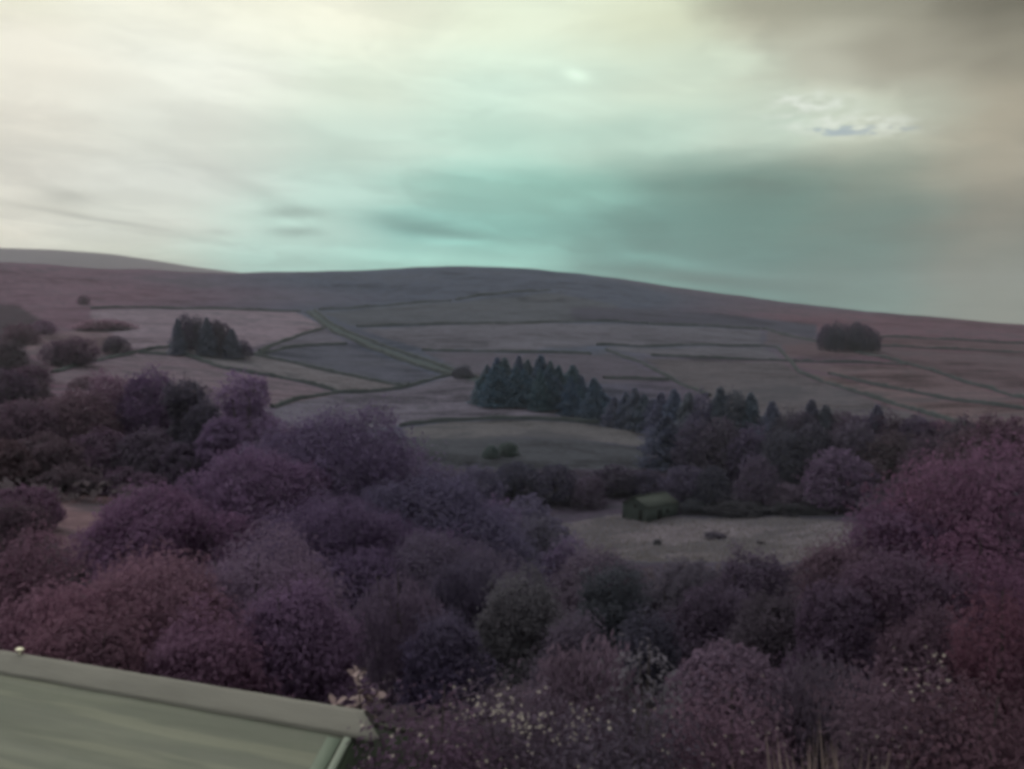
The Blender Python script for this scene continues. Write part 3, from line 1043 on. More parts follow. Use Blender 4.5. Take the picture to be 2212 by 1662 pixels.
for kind, u, vt, R, wp, c, l in [
        ('round', 1812, 972, 170, 165, (74, 62, 82), 'large pale purple dome-shaped tree right of the barn'),
        ('round', 1640, 985, 172, 100, (68, 60, 76), 'pale purple rounded tree midway between barn and dome'),
        ('round', 1480, 1005, 176, 110, (64, 60, 76), 'purple rounded tree right behind the barn'),
        ('round', 1540, 1010, 172, 90, (48, 50, 62), 'dark bushy tree just right of the barn'),
        ('round', 1330, 1005, 185, 120, (50, 52, 66), 'dark blue bushy tree behind the left of the barn'),
        ('round', 1400, 1015, 184, 90, (48, 52, 64), 'dark bushy tree directly behind the barn ridge'),
        ('bush', 1270, 1030, 176, 90, (62, 58, 74), 'purple bush left of the barn'),
        ('round', 1200, 1005, 178, 110, (50, 52, 66), 'dark round tree in the middle of the shrubs left of the barn'),
        ('round', 1110, 1000, 182, 130, (48, 50, 64), 'broad dark tree far left of the barn'),
        ('round', 1030, 1005, 170, 120, (70, 62, 80), 'pale purple tree between the big garden tree and valley shrubs'),
        ('bush', 1700, 1045, 170, 90, (78, 76, 76), 'pale grey bush between the two purple rounded trees'),
        ('bush', 1940, 1030, 160, 110, (62, 50, 60), 'purple-brown bush right of the large dome'),
        ('bush', 2010, 1020, 150, 110, (66, 52, 60), 'purple-brown bush at the foot of the right wood'),
        ('bush', 1140, 1078, 122, 190, (72, 66, 82), 'soft pale purple bush at the left end of the barn meadow'),
        ('bush', 1065, 1085, 105, 170, (70, 62, 80), 'pale purple bush tucked beside the middle purple group'),
        ('bush', 1060, 962, 232, 40, (58, 67, 66), 'small greenish bush on the slope under the arched bank'),
        ('bush', 1098, 955, 235, 48, (56, 66, 64), 'green bush on the slope under the arched bank'),
        ('bush', 1600, 1082, 168, 150, (49, 55, 56), 'low dark green hedge bush right of the barn'),
        ('bush', 1720, 1084, 168, 140, (49, 55, 56), 'low dark green hedge bush below the large dome'),
        ('bush', 1500, 1078, 168, 70, (50, 55, 57), 'small dark green bush against the barn end'),
        ('bush', 1545, 1150, 148, 52, (62, 62, 66), 'low dark tussock bush out in the barn meadow'),
        ('bush', 1645, 1172, 142, 26, (56, 58, 60), 'small dark tussock in the barn meadow'),
        ('bush', 1420, 1165, 144, 20, (60, 62, 62), 'smallest dark tussock at the near edge of the barn meadow')]:
    plant(kind, u, vt, R, wp, c, l, gr, gain=0.9)

# --- left wood
gr = 'trees of the left wood'
for kind, u, vt, R, wp, c, l, k in [
        ('round', 55, 868, 128, 190, (58, 52, 58), 'dark broad tree at the left edge of the left wood', 5200),
        ('round', 160, 842, 132, 170, (62, 54, 62), 'brownish tree second from the left in the left wood', 5200),
        ('round', 240, 806, 138, 130, (74, 58, 70), 'pinkish crown rising behind the left wood', 4200),
        ('round', 318, 800, 134, 150, (60, 52, 74), 'tall violet tree in the middle of the left wood', 5200),
        ('tall', 402, 822, 126, 90, (46, 50, 56), 'dark narrow tree between violet tree and thin-crowned tree', 4200),
        ('tall', 440, 872, 120, 110, (44, 46, 54), 'dark gap tree left of the thin-crowned tree', 4000),
        ('airy', 530, 806, 122, 165, (70, 66, 80), 'tall thin-crowned tree with gaps at the right end of the left wood', 4600),
        ('round', 480, 905, 112, 120, (62, 58, 74), 'grey-violet tree below the thin-crowned tree', 4200),
        ('round', 90, 940, 116, 180, (56, 50, 52), 'dark olive-brown tree in the front left of the wood', 5200),
        ('round', 215, 930, 118, 160, (56, 52, 54), 'dark brown tree in the front middle of the wood', 5200),
        ('round', 320, 930, 116, 150, (54, 50, 62), 'dark violet tree in the front middle of the left wood', 5200),
        ('round', 385, 960, 112, 100, (46, 48, 56), 'dark low tree in front of the narrow tree', 3600),
        ('round', 10, 955, 112, 130, (52, 46, 48), 'dark tree cut by the left edge of the picture', 4200),
        ('bush', 150, 1010, 106, 150, (52, 48, 50), 'dark brown thicket at the front foot of the left wood', 3600),
        ('bush', 270, 1015, 106, 140, (50, 48, 52), 'dark thicket above the violet garden tree', 3600),
        ('bush', 560, 960, 98, 110, (58, 58, 70), 'grey bush at the right foot of the left wood', 3600),
        ('bush', 640, 920, 130, 120, (62, 62, 74), 'grey-violet bush left of the big garden tree crown', 3600)]:
    plant(kind, u, vt, R, wp, c, l, gr, k=int(k * 1.7), leaf=(0.52 if kind != 'spruce' else 0.8), gain=1.35)

# --- big purple garden trees in the middle distance
gr = 'purple trees below the garden'
for kind, u, vt, R, wp, c, l, k in [
        ('round', 760, 888, 64, 400, (72, 62, 84), 'tallest purple tree in the middle with a broad round top', 24000),
        ('round', 570, 975, 60, 320, (80, 62, 84), 'broad pinkish purple tree left of the tallest purple tree', 16000),
        ('round', 950, 1025, 58, 360, (68, 60, 80), 'broad purple tree right of the tallest purple tree', 17000),
        ('bush', 350, 1050, 55, 300, (80, 60, 84), 'violet bush at the left end of the middle purple group', 13000),
        ('round', 750, 1085, 49, 480, (66, 58, 78), 'wide blue-purple tree in front of the tallest purple tree', 22000),
        ('bush', 960, 1170, 44, 330, (66, 56, 76), 'low purple thicket above the weeping shrub', 13000),
        ('bush', 1150, 1120, 80, 150, (66, 66, 76), 'grey shrub left of the barn meadow', 4000),
        ('loose', 1230, 1165, 62, 190, (76, 66, 82), 'pale purple shrub at the left corner of the barn meadow', 6000),
        ('bush', 50, 1055, 68, 150, (82, 60, 74), 'pinkish bush at the left edge above the paddock', 5000),
        ('bush', 30, 1085, 50, 130, (66, 50, 60), 'dark purple bush at the left edge beside the paddock', 6000),
        ('bush', 55, 1145, 30, 200, (76, 60, 66), 'dark brown-pink bush at the left edge below the paddock', 8000)]:
    plant(kind, u, vt, R, wp * (1.25 if k >= 13000 else 1.0), c, l, gr, k=int(k * 2.0), leaf=R * 0.0045, gain=1.0)

# --- centre thicket
gr = 'thicket in the middle of the garden slope'
for kind, u, vt, R, wp, c, l, k in [
        ('willow', 860, 1235, 17, 260, (66, 70, 78), 'grey weeping shrub with hanging strands behind the roof corner', 9000),
        ('feather', 1010, 1215, 24, 210, (66, 58, 74), 'purple feathery shrub right of the weeping shrub', 9000),
        ('bush', 1130, 1240, 20, 240, (64, 68, 70), 'grey-green shrub in the centre of the thicket', 9000),
        ('bush', 1300, 1190, 36, 260, (72, 62, 76), 'purple shrub under the barn meadow', 8000),
        ('loose', 1330, 1225, 22, 230, (52, 56, 58), 'dark green-black straggly shrub in the middle thicket', 7500),
        ('bush', 1480, 1215, 34, 240, (66, 62, 76), 'blue-purple shrub right of the dark straggly one', 8000),
        ('bush', 1640, 1195, 34, 250, (66, 58, 72), 'purple shrub below the right part of the meadow', 8000),
        ('bush', 1530, 1270, 22, 260, (56, 54, 64), 'dark blue shrub above the round purple dome', 8000),
        ('bush', 1690, 1275, 20, 240, (58, 54, 58), 'dark shrub below the right purple mass', 8000),
        ('bush', 960, 1330, 15, 200, (56, 56, 66), 'shadowy shrub behind the white-flowered bush', 7000),
        ('bush', 1400, 1330, 15, 160, (54, 56, 56), 'dark low shrub behind the speckled twigs', 6000),
        ('bush', 1240, 1330, 14, 200, (64, 64, 64), 'grey low shrub behind the pink feathery bush', 7000)]:
    plant(kind, u, vt, R, wp, c, l, gr, k=int(k * (2.0 if kind != 'willow' else 1.3)), leaf=(R * 0.0050 if kind not in ('willow', 'feather') else R * 0.0075), gain=0.98)

# --- big mass on the right
gr = 'tall shrubs along the right side of the garden'
for kind, u, vt, R, wp, c, l, k in [
        ('bush', 2180, 955, 26, 330, (86, 60, 74), 'tallest plum-coloured shrub at the right edge', 14000),
        ('bush', 2020, 1010, 27, 300, (82, 60, 76), 'tall plum shrub just left of the tallest right shrub', 13000),
        ('bush', 1935, 1095, 26, 250, (80, 62, 78), 'purple shrub under the large dome-shaped tree', 12000),
        ('bush', 1815, 1175, 25, 220, (74, 60, 74), 'purple shrub at the right corner of the barn meadow', 9000),
        ('bush', 2130, 1150, 20, 320, (80, 58, 68), 'plum shrub in front of the tallest right shrub', 12000),
        ('bush', 1950, 1195, 19, 300, (72, 58, 66), 'brown-purple shrub in the middle of the right mass', 11000),
        ('bush', 1810, 1265, 18, 250, (64, 56, 62), 'dark brown shrub low in the right mass', 9000),
        ('loose', 2170, 1300, 13, 260, (76, 54, 60), 'dark red-brown shrub low at the right edge', 8000),
        ('loose', 2010, 1320, 14, 220, (66, 52, 58), 'dark straggly shrub above the right flowering bush', 9000)]:
    plant(kind, u, vt, R, wp, c, l, gr, k=int(k * 2.1), leaf=R * 0.0048, gain=0.95)

# --- big foreground bush on the left
gr = 'bushes behind the shed roof'
for kind, u, vt, R, wp, c, l, k in [
        ('bush', 540, 1150, 13.5, 430, (82, 68, 82), 'highest crown of the big mauve bush behind the roof', 17000),
        ('bush', 330, 1205, 12.5, 420, (86, 66, 78), 'left crown of the big mauve bush behind the roof', 17000),
        ('bush', 110, 1270, 12.0, 330, (88, 66, 72), 'rusty pink bush behind the left end of the roof', 12000),
        ('bush', 640, 1262, 11.0, 300, (84, 64, 75), 'plain mauve bush behind the right half of the roof', 11000),
        ('bush', 430, 1330, 10.2, 360, (78, 58, 72), 'dark mauve bush close behind the middle of the roof', 13000),
        ('bush', 170, 1345, 10.2, 330, (80, 58, 66), 'dark rusty bush close behind the left of the roof', 12000)]:
    plant(kind, u, vt, R, wp, c, l, gr, k=int(k * 2.6), leaf=0.062, gain=1.05)

# --- small shrubs in front
gr = 'low shrubs at the front of the garden'
fb = []
plant('feather', 1270, 1392, 9.0, 330, (88, 74, 82), 'pale pink feathery bush in the lower middle', gr, k=9000, leaf=0.10)
plant('dome', 1580, 1404, 9.5, 330, (84, 60, 80), 'smooth purple dome-shaped shrub in the lower right', gr, k=12000, leaf=0.075)
plant('feather', 1770, 1420, 9.0, 150, (72, 58, 64), 'dark upright shrub right of the purple dome', gr, k=4000, leaf=0.10)
fb.append((plant('bush', 1120, 1478, 6.4, 420, (80, 66, 70), 'bush covered in small white flowers right of the roof corner', gr, k=20000, leaf=0.042, gain=0.8, name='flowering_bush'), 220))
fb.append((plant('bush', 930, 1530, 5.6, 260, (78, 62, 68), 'low white-flowered bush touching the roof corner', gr, k=13000, leaf=0.042, gain=0.8, name='flowering_bush'), 130))
fb.append((plant('bush', 1350, 1545, 5.9, 300, (78, 64, 64), 'brownish low bush with sparse white flowers at the bottom', gr, k=15000, leaf=0.042, gain=0.8, name='flowering_bush'), 55))
fb.append((plant('bush', 1580, 1488, 6.6, 240, (88, 66, 74), 'pinkish leafy bush with a few white flowers before the dome', gr, k=14000, leaf=0.045, gain=0.8, name='flowering_bush'), 26))
fb.append((plant('loose', 1960, 1435, 7.4, 280, (82, 66, 66), 'brown straggly bush with tiny pale flowers at lower right', gr, k=15000, leaf=0.042, gain=0.8, name='flowering_bush'), 80))
plant('loose', 2120, 1490, 7.0, 260, (72, 56, 58), 'dark brown tangle in the lower right corner', gr, k=14000, leaf=0.045, gain=0.85)
plant('loose', 1400, 1398, 8.6, 130, (80, 74, 76), 'pale speckled twigs between pink bush and purple dome', gr, k=700, leaf=0.07)

M_PETAL = mat_plain('white_petals', lin((150, 143, 138)), 0.7, 0.2, 20, 0.2)


def flower_mesh():
    V, FC = [], []
    for i in range(5):
        a = i * 2 * math.pi / 5
        c, s = math.cos(a), math.sin(a)
        b = len(V)
        for (r, t, z) in [(0.0, 0, 0.0), (0.6, -0.34, 0.12), (1.0, -0.2, 0.22), (1.0, 0.2, 0.22), (0.6, 0.34, 0.12)]:
            V.append((c * r - s * t, s * r + c * t, z))
        FC.append(tuple(range(b, b + 5)))
    me = mesh_np('flower', np.array(V), np.array(FC), M_PETAL)
    return me


FLW = flower_mesh()
rf = np.random.default_rng(5)
for (root, cm, w, h), cnt in fb:
    n_ = len(cm.polygons)
    cen = np.empty(n_ * 3, np.float32)
    cm.polygons.foreach_get('center', cen)
    cen = cen.reshape(-1, 3)
    rz = root.rotation_euler.z
    wx = cen[:, 0] * math.cos(rz) - cen[:, 1] * math.sin(rz)
    wy = cen[:, 0] * math.sin(rz) + cen[:, 1] * math.cos(rz)
    rr = np.hypot(cen[:, 0] / (w / 2), cen[:, 1] / (w / 2)) ** 2 + (np.clip(cen[:, 2] - 0.4 * h, 0, None) / (0.6 * h)) ** 2
    ok = np.where((rr > 0.95) & (wy < 0.15 * w) & (cen[:, 2] > 0.35 * h))[0]
    if len(ok) == 0:
        continue
    cl = clump(cen[ok], 5.0 / w, 77)
    pr = np.exp(2.4 * cl)
    pr /= pr.sum()
    for i in rf.choice(ok, min(cnt, len(ok)), replace=False, p=pr):
        p = Vector(cen[i])
        o = new_obj('flower', FLW, root)
        nrm = Vector((p.x / w, p.y / w, 0.7 * p.z / h)).normalized()
        tow = Vector((-root.location.x, -root.location.y, 3.0)).normalized()
        tow.rotate(__import__('mathutils').Euler((0, 0, -rz)))
        nrm = (nrm + tow * 0.8 + Vector(rf.normal(0, 0.35, 3))).normalized()
        o.location = p + nrm * 0.025
        o.rotation_euler = nrm.to_track_quat('Z', 'Y').to_euler()
        s = float(rf.uniform(0.007, 0.0135))
        o.scale = (s, s, s)

# --- sapling with large pale leaves at the roof corner
M_PALE = mat_plain('pale_pink_leaf', lin((122, 104, 108)), 0.6, 0.3, 25, 0.35)


def leaf_mesh():
    V = [(0, 0, 0), (0.28, -0.24, 0.05), (0.62, -0.26, 0.06), (1, 0, -0.06), (0.62, 0.26, 0.06), (0.28, 0.24, 0.05), (0.5, 0, 0.0)]
    FC = [(0, 1, 6), (1, 2, 6), (2, 3, 6), (3, 4, 6), (4, 5, 6), (5, 0, 6)]
    return mesh_np('leaf', V, FC, M_PALE)


def sapling():
    rng = random.Random(8)
    root = bpy.data.objects.new('sapling', None)
    COL.objects.link(root)
    d = ray(778, 1435)
    R = 6.6
    hd = math.hypot(d[0], d[1])
    x, y = d[0] / hd * R, d[1] / hd * R
    zg = float(tz(x, y)[0])
    root.location = (x, y, zg)
    h = d[2] / hd * R + EYE - zg
    tag(root, 'young sapling with large pale pink leaves beside the roof corner', 'sapling')
    stems = [[((0, 0, -0.05), 0.02), ((0.02, 0, 0.7 * h), 0.014), ((-0.02, 0.0, h * 0.99), 0.004)],
             [((0.01, 0, 0.78 * h), 0.012), ((-0.13, -0.02, 0.85 * h), 0.007), ((-0.22, -0.03, 0.87 * h), 0.003)],
             [((0.01, 0, 0.80 * h), 0.012), ((0.09, -0.02, 0.87 * h), 0.007), ((0.13, -0.03, 0.92 * h), 0.003)]]
    new_obj('stem', tubes('stem', stems, M_BARK, 6), root)
    lm = leaf_mesh()
    for path, cnt, t0 in ((stems[0], 30, 0.58), (stems[1], 16, 0.1), (stems[2], 16, 0.1)):
        pts = [Vector(p) for p, r in path]
        for i in range(cnt):
            t = t0 + (1 - t0) * (i + 0.5) / cnt
            if t < 0.5:
                p = pts[0].lerp(pts[1], t * 2)
            else:
                p = pts[1].lerp(pts[2], t * 2 - 1)
            o = new_obj('leaf', lm, root)
            o.location = p
            o.rotation_euler = (rng.uniform(-0.6, 0.6), rng.uniform(-0.9, 0.3), i * 2.4 + rng.uniform(-0.4, 0.4))
            s = rng.uniform(0.08, 0.14)
            o.scale = (s, s * 1.05, s)


sapling()


# --- tall grass stalks, ground cover
def blades(name, P, hgt, lean, wid, mat, rng, tint=None):
    k = len(P)
    a = rng.uniform(0, 6.283, k)
    hh = hgt * rng.uniform(0.6, 1.25, k)
    dx = np.stack([np.cos(a), np.sin(a), np.zeros(k)], 1)
    px = np.stack([-np.sin(a), np.cos(a), np.zeros(k)], 1)
    ln = (lean * rng.uniform(0.2, 1.3, k) * hh)[:, None]
    up = np.array([0, 0, 1.0])
    V = np.empty((k, 4, 3))
    V[:, 0] = P - px * wid
    V[:, 1] = P + px * wid
    V[:, 2] = P + dx * ln * 0.35 + up * hh[:, None] * 0.62 + px * wid * 0.8
    V[:, 3] = P + dx * ln + up * hh[:, None]
    return mesh_np(name, V.reshape(-1, 3), np.arange(k * 4).reshape(k, 4), mat, rng.uniform(0, 1, k) if tint is None else tint)


rg = np.random.default_rng(21)


def grass_clump(u, R, wpx, hgt, cnt, c, label):
    d = ray(u, 1500)
    hd = math.hypot(d[0], d[1])
    x, y = d[0] / hd * R, d[1] / hd * R
    z = float(tz(x, y)[0])
    w = wpx / F * R
    P = np.stack([rg.normal(0, w / 4, cnt), rg.normal(0, w / 5, cnt), np.full(cnt, -0.03)], 1)
    o = new_obj('tall_grass', blades('tall_grass', P, hgt, 0.10, 0.0035, M_LEAF, rg))
    o.location = (x, y, z)
    o.color = lin(soft(c), KF)
    tag(o, label, 'grass', kind='stuff')


grass_clump(1770, 5.8, 150, 1.85, 150, (92, 76, 76), 'tall pale grass stalks at the bottom right of the dome shrub')
grass_clump(1840, 6.0, 120, 1.7, 80, (88, 72, 72), 'thin tall grass stalks beside the lower right flowering bush')


def undergrowth():
    rng = np.random.default_rng(31)
    k = 60000
    R = np.exp(rng.uniform(math.log(7.5), math.log(95), k))
    a = rng.uniform(-0.68, 0.68, k)
    x, y = np.sin(a) * R, np.cos(a) * R
    # stay off the paddock and off the shed
    pad = [hit(*p) for p in [(80, 1085), (240, 1090), (265, 1120), (215, 1250), (150, 1230), (80, 1150)]]
    keep = ~inside(x, y, pad)
    x, y, R = x[keep], y[keep], R[keep]
    z = tz(x, y) + rng.uniform(0, 1, len(x)) ** 1.5 * (0.35 + 0.018 * R)
    P = np.stack([x, y, z], 1)
    N = rnd_dirs(rng, len(x)) * 0.8 + np.array([0, 0, 1.0])
    N /= np.linalg.norm(N, axis=1)[:, None]
    me = leaves_mesh('undergrowth', P, N, 0.06 + 0.011 * R, rng)
    o = new_obj('undergrowth', me)
    o.color = lin((62, 56, 62), KF)
    tag(o, 'dark tangled undergrowth covering the garden slope', 'undergrowth', kind='stuff')


undergrowth()


def meadow():
    rng = np.random.default_rng(41)
    k = 26000
    poly = [hit(*p) for p in FIELDS[21][0]]
    xs, ys = [p[0] for p in poly], [p[1] for p in poly]
    x = rng.uniform(min(xs), max(xs), k)
    y = rng.uniform(min(ys), max(ys), k)
    m = inside(x, y, poly)
    x, y = x[m], y[m]
    P = np.stack([x, y, tz(x, y) - 0.05], 1)
    me = blades('meadow_grass', P, 0.38, 0.5, 0.06, M_LEAF, rng)
    o = new_obj('meadow_grass', me)
    o.color = lin((104, 100, 102), 1.35)
    tag(o, 'pale rough meadow grass in front of the stone barn', 'grass', kind='stuff')


meadow()


# ------------------------------------------------------------------ barn
def box_mesh(name, x0, x1, y0, y1, z0, z1, mat):
    V = [(x0, y0, z0), (x1, y0, z0), (x1, y1, z0), (x0, y1, z0), (x0, y0, z1), (x1, y0, z1), (x1, y1, z1), (x0, y1, z1)]
    FC = [(0, 3, 2, 1), (4, 5, 6, 7), (0, 1, 5, 4), (1, 2, 6, 5), (2, 3, 7, 6), (3, 0, 4, 7)]
    return mesh_np(name, V, FC, mat)


def barn():
    stone = mat_plain('mossy_stone', lin((56, 63, 64)), 0.9, 0.1, 1.5, 0.7, 0.7, 6)
    slate = mat_plain('mossy_slate', lin((49, 55, 55)), 0.8, 0.2, 1.2, 0.6, 0.4, 6)
    dark = mat_plain('dark_opening', lin((22, 26, 26)), 0.9, 0.1, 3, 0.3)
    root = bpy.data.objects.new('stone_barn', None)
    COL.objects.link(root)
    x, y = hit(1405, 1114, 120, 200)
    root.location = (x, y, float(tz(x, y)[0]) - 0.5)
    root.rotation_euler = (0, 0, math.radians(38))
    tag(root, 'small mossy green stone barn at the back of the valley meadow', 'barn')
    L, Wd, H, HR = 8.6, 6.2, 3.0, 4.5     # length along x, width along y
    hx, hy = L / 2, Wd / 2
    # long wall facing the viewer (south) and its twin
    for s in (-1, 1):
        new_obj('wall', box_mesh('wall', -hx, hx, s * hy - 0.25, s * hy + 0.25, 0, H, stone), root)
    # gables
    for s in (-1, 1):
        V, FC = [], []
        for q in (-0.25, 0.25):
            xx = s * (hx - 0.25) + q
            V += [(xx, -hy + 0.253, 0), (xx, hy - 0.253, 0), (xx, hy - 0.253, H), (xx, 0, HR - 0.12), (xx, -hy + 0.253, H)]
        faces = [(0, 1, 2, 3, 4), (9, 8, 7, 6, 5)]
        me = bpy.data.meshes.new('gable_wall')
        quads = [(i, i + 5, (i + 1) % 5 + 5, (i + 1) % 5) for i in range(5)]
        me.from_pydata(V, [], faces + quads)
        me.materials.append(stone)
        new_obj('gable_wall', me, root)
    for s in (-1, 1):
        oh = 0.35
        V = []
        for xx in (-hx - 0.2, hx + 0.2):
            V += [(xx, 0, HR), (xx, s * (hy + oh), H - oh * 0.3), (xx, s * (hy + oh), H - oh * 0.3 + 0.16), (xx, 0, HR + 0.17)]
        FC = [(0, 1, 2, 3), (7, 6, 5, 4), (0, 4, 5, 1), (1, 5, 6, 2), (2, 6, 7, 3), (3, 7, 4, 0)]
        new_obj('roof_slope', mesh_np('roof_slope', V, FC, slate), root)
    new_obj('ridge', box_mesh('ridge', -hx - 0.22, hx + 0.22, -0.16, 0.16, HR + 0.10, HR + 0.25, slate), root)
    new_obj('window', box_mesh('window', -hx - 0.03, -hx + 0.05, -0.35, 0.35, 2.6, 3.3, dark), root)
    new_obj('door', box_mesh('door', -hx - 0.03, -hx + 0.05, -1.9, -0.9, 0.3, 2.3, dark), root)
    new_obj('window', box_mesh('window', 0.8, 1.6, -hy - 0.28, -hy - 0.2, 1.5, 2.2, dark), root)
    new_obj('door', box_mesh('door', -1.7, -0.4, -hy - 0.28, -hy - 0.2, 0.2, 2.3, dark), root)


barn()


# ------------------------------------------------------------------ shed roof in the lower left corner
def mat_roof():
    m, q = mat_new('pale_roof_sheet')
    t = q.node('ShaderNodeTexCoord')
    mp = q.node('ShaderNodeMapping')
    mp.inputs['Scale'].default_value = (0.5, 5.0, 5.0)
    q.nt.links.new(t.outputs['Object'], mp.inputs[0])
    nz = q.noise(mp.outputs[0], 1.6, 4, 0.55, 0.2)
    sp = q.noise(t.outputs['Object'], 3.0, 5, 0.65)
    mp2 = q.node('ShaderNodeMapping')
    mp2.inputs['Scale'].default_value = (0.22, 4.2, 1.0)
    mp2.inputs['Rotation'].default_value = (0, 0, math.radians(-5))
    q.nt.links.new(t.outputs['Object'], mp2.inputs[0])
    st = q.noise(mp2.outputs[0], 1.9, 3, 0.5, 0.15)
    c = q.mix(q.smooth(nz, 0.38, 0.70), lin((86, 90, 82)), lin((96, 100, 90)))
    c = q.mix(q.m('MULTIPLY', q.smooth(sp, 0.5, 0.75), 0.5), c, lin((80, 88, 78)))
    c = q.mix(q.m('MULTIPLY', q.smooth(st, 0.56, 0.64), 0.4), c, lin((118, 120, 106)))  # pale streaks: sky reflections painted into the sheet colour
    p = q.node('ShaderNodeBsdfPrincipled')
    q.put(p.inputs['Base Color'], c)
    p.inputs['Roughness'].default_value = 0.55
    p.inputs['Specular IOR Level'].default_value = 0.25
    bm = q.node('ShaderNodeBump')
    bm.inputs['Strength'].default_value = 0.15
    bm.inputs['Distance'].default_value = 0.03
    q.put(bm.inputs['Height'], nz)
    q.nt.links.new(bm.outputs[0], p.inputs['Normal'])
    out_surface(q, p.outputs[0])
    return m


def shed():
    root = bpy.data.objects.new('garden_shed', None)
    COL.objects.link(root)
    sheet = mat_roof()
    cap = mat_plain('weathered_ridge_cap', lin((110, 109, 106)), 0.85, 0.3, 2.5, 0.55, 0.25, 14, (0.5, 3, 3))
    trim = mat_plain('pale_verge_trim', lin((112, 122, 114)), 0.5, 0.5, 3, 0.25)
    side = mat_plain('dark_green_boards', lin((84, 96, 82)), 0.7, 0.3, 3, 0.5, 0.3, 12, (3, 3, 0.4))
    # ridge runs away to the left: from the near right end to the far left end
    R_ = ray(826, 1546)
    y1 = 5.9
    p1 = R_ * (y1 / R_[1])
    L_ = ray(-60, 1398)
    y0 = L_[1] * (p1[2] / L_[2])
    p0 = L_ * (y0 / L_[1])
    dx, dy = p1[0] - p0[0], p1[1] - p0[1]
    Ln = math.hypot(dx, dy)
    ang = math.atan2(dy, dx)
    gz = float(tz(p1[0], p1[1])[0])
    root.location = (p1[0], p1[1], gz - 0.1)
    root.rotation_euler = (0, 0, ang)
    HR = p1[2] + EYE - (gz - 0.1)          # ridge height over the root
    tag(root, 'pale garden shed roof with ridge cap in the lower left corner', 'shed')
    x0, x1 = -Ln - 1.2, -0.17
    pit = math.radians(29)
    run = 1.5
    drop = run * math.tan(pit)

    def slope(name, s, mat, xa, xb, ya, yb, off, th):
        V = []
        nx = 28
        rows = 22
        rng = random.Random(3)
        ph = [rng.uniform(0, 6) for _ in range(6)]
        for i in range(nx + 1):
            x = xa + (xb - xa) * i / nx
            for j in range(rows + 1):
                y = ya + (yb - ya) * j / rows
                z = HR - abs(y) * math.tan(pit) + off
                z += 0.006 * math.sin(y * 9 + 0.35 * x + ph[0]) + 0.004 * math.sin(y * 21 - 0.5 * x + ph[1])
                V.append((x, s * y, z))
        m = rows + 1
        FC = [(i * m + j, (i + 1) * m + j, (i + 1) * m + j + 1, i * m + j + 1) for i in range(nx) for j in range(rows)]
        b = len(V)
        V += [(x, y, z - th) for x, y, z in V]
        FC += [(b + f[3], b + f[2], b + f[1], b + f[0]) for f in FC]
        for i in range(nx):
            FC.append((i * m, b + i * m, b + (i + 1) * m, (i + 1) * m))
            FC.append((i * m + rows, (i + 1) * m + rows, b + (i + 1) * m + rows, b + i * m + rows))
        for j in range(rows):
            FC.append((j, j + 1, b + j + 1, b + j))
            FC.append((nx * m + j, b + nx * m + j, b + nx * m + j + 1, nx * m + j + 1))
        o = new_obj(name, mesh_np(name, V, FC, mat, smooth=False), root)
        return o

    # local -y faces the viewer
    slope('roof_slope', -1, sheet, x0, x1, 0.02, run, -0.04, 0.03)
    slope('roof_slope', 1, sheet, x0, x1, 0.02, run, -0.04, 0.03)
    # ridge cap: steep near flange, rounded top, far flange; cut to a slanted point at the right end
    prof = [(-0.155, -0.116), (-0.155, -0.090), (-0.146, -0.080), (-0.03, 0.002), (0.0, 0.012), (0.03, 0.0), (0.15, -0.085), (0.15, -0.125)]
    cuts = [0.0, 0.045, 0.05, -0.12, -0.15, -0.15, -0.15, -0.15]
    nx = 60
    V = []
    rng = random.Random(4)
    for i in range(nx + 1):
        for (yy, zz), c in zip(prof, cuts):
            x = x0 - 0.05 + (c - (x0 - 0.05)) * i / nx
            V.append((x, yy + rng.uniform(-0.0015, 0.0015), HR + zz + rng.uniform(-0.0015, 0.0015)))
    m = len(prof)
    FC = [(i * m + j, (i + 1) * m + j, (i + 1) * m + j + 1, i * m + j + 1) for i in range(nx) for j in range(m - 1)]
    FC += [((nx) * m, nx * m + 1, nx * m + 2, nx * m + 3), (nx * m, nx * m + 3, nx * m + 4, nx * m + 5), (nx * m, nx * m + 5, nx * m + 6, nx * m + 7)]
    new_obj('ridge_cap', mesh_np('ridge_cap', V, FC, cap), root)
    # verge trim down the near right edge, and a lapped strip beside it
    def verge(name, xa, xb, th, mat, ya=0.18):
        V = []
        for x in (xa, xb):
            for y in (ya, run + 0.02):
                zb = HR - y * math.tan(pit) - 0.035
                V += [(x, -y, zb), (x, -y, zb + th)]
        FC = [(0, 1, 3, 2), (4, 6, 7, 5), (1, 5, 7, 3), (0, 2, 6, 4), (0, 4, 5, 1), (2, 3, 7, 6)]
        return new_obj(name, mesh_np(name, V, FC, mat), root)
    verge('verge_trim', x1 - 0.03, x1 + 0.022, 0.030, trim)
    verge('lap_strip', x1 - 0.17, x1 - 0.06, 0.008, mat_plain('pale_edge_strip', lin((98, 110, 100)), 0.5, 0.3, 3, 0.3))
    # walls
    ze = HR - drop + 0.1
    for s in (-1, 1):
        new_obj('wall', box_mesh('wall', x0 + 0.1, x1 - 0.08, s * (run - 0.25) - 0.03, s * (run - 0.25) + 0.03, 0, ze - 0.02, side), root)
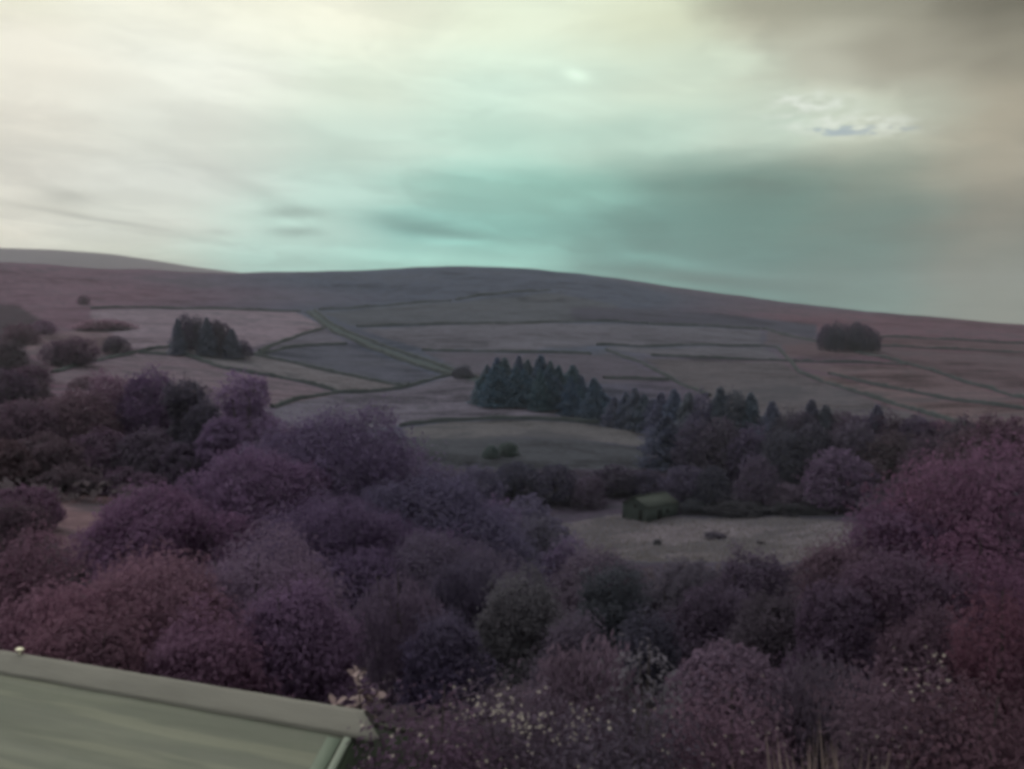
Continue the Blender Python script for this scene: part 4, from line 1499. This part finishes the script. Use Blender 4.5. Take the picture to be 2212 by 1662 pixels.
    for xx in (x0 + 0.1, x1 - 0.02):
        yw = run - 0.16
        V = []
        for x in (xx - 0.03, xx + 0.03):
            zt = HR - 0.09
            V += [(x, -yw, 0), (x, yw, 0), (x, yw, zt - yw * math.tan(pit)), (x, 0, zt), (x, -yw, zt - yw * math.tan(pit))]
        me = bpy.data.meshes.new('gable_wall')
        me.from_pydata(V, [], [(0, 1, 2, 3, 4), (9, 8, 7, 6, 5)] + [(i, i + 5, (i + 1) % 5 + 5, (i + 1) % 5) for i in range(5)])
        me.materials.append(side)
        new_obj('gable_wall', me, root)
    # little pale cap standing on the ridge near the left edge
    capd = []
    d = ray(45, 1405)
    t = (-Ln) + Ln * (45 + 60) / 850.0 * 1.12
    prof2 = [(0.008, 0.0), (0.008, 0.03), (0.028, 0.034), (0.03, 0.042), (0.02, 0.05), (0.0, 0.052)]
    V, FC = [], []
    for (r, z) in prof2:
        for k in range(12):
            a = k * math.pi / 6
            V.append((t + r * math.cos(a) * 1.3, 0.0 + r * math.sin(a), HR + 0.008 + z))
    for i in range(len(prof2) - 1):
        for k in range(12):
            FC.append((i * 12 + k, i * 12 + (k + 1) % 12, (i + 1) * 12 + (k + 1) % 12, (i + 1) * 12 + k))
    new_obj('vent_cap', mesh_np('vent_cap', V, FC, mat_plain('white_cap', lin((226, 222, 200)), 0.4, 0.5, 8, 0.1)), root)


shed()


# ------------------------------------------------------------------ haze
def haze():
    m, q = mat_new('haze')
    pv = q.node('ShaderNodeVolumePrincipled')
    pv.inputs['Color'].default_value = (0.82, 0.88, 0.97, 1)
    pv.inputs['Density'].default_value = 9e-5
    pv.inputs['Anisotropy'].default_value = 0.1
    o = q.node('ShaderNodeOutputMaterial')
    q.nt.links.new(pv.outputs[0], o.inputs['Volume'])
    zs = [min((ob.matrix_basis @ Vector(c)).z for c in ob.bound_box) for ob in SC.objects if ob.name in ('terrain', 'far_hill')]
    zt = [max((ob.matrix_basis @ Vector(c)).z for c in ob.bound_box) for ob in SC.objects if ob.name in ('terrain', 'far_hill')]
    ob = new_obj('haze', box_mesh('haze', -5600, 5600, -5600, 5600, min(zs) - 1.0, max(zt) + 12.0, m))
    tag(ob, 'thin pale haze filling the valley air', 'haze', kind='stuff')


haze()
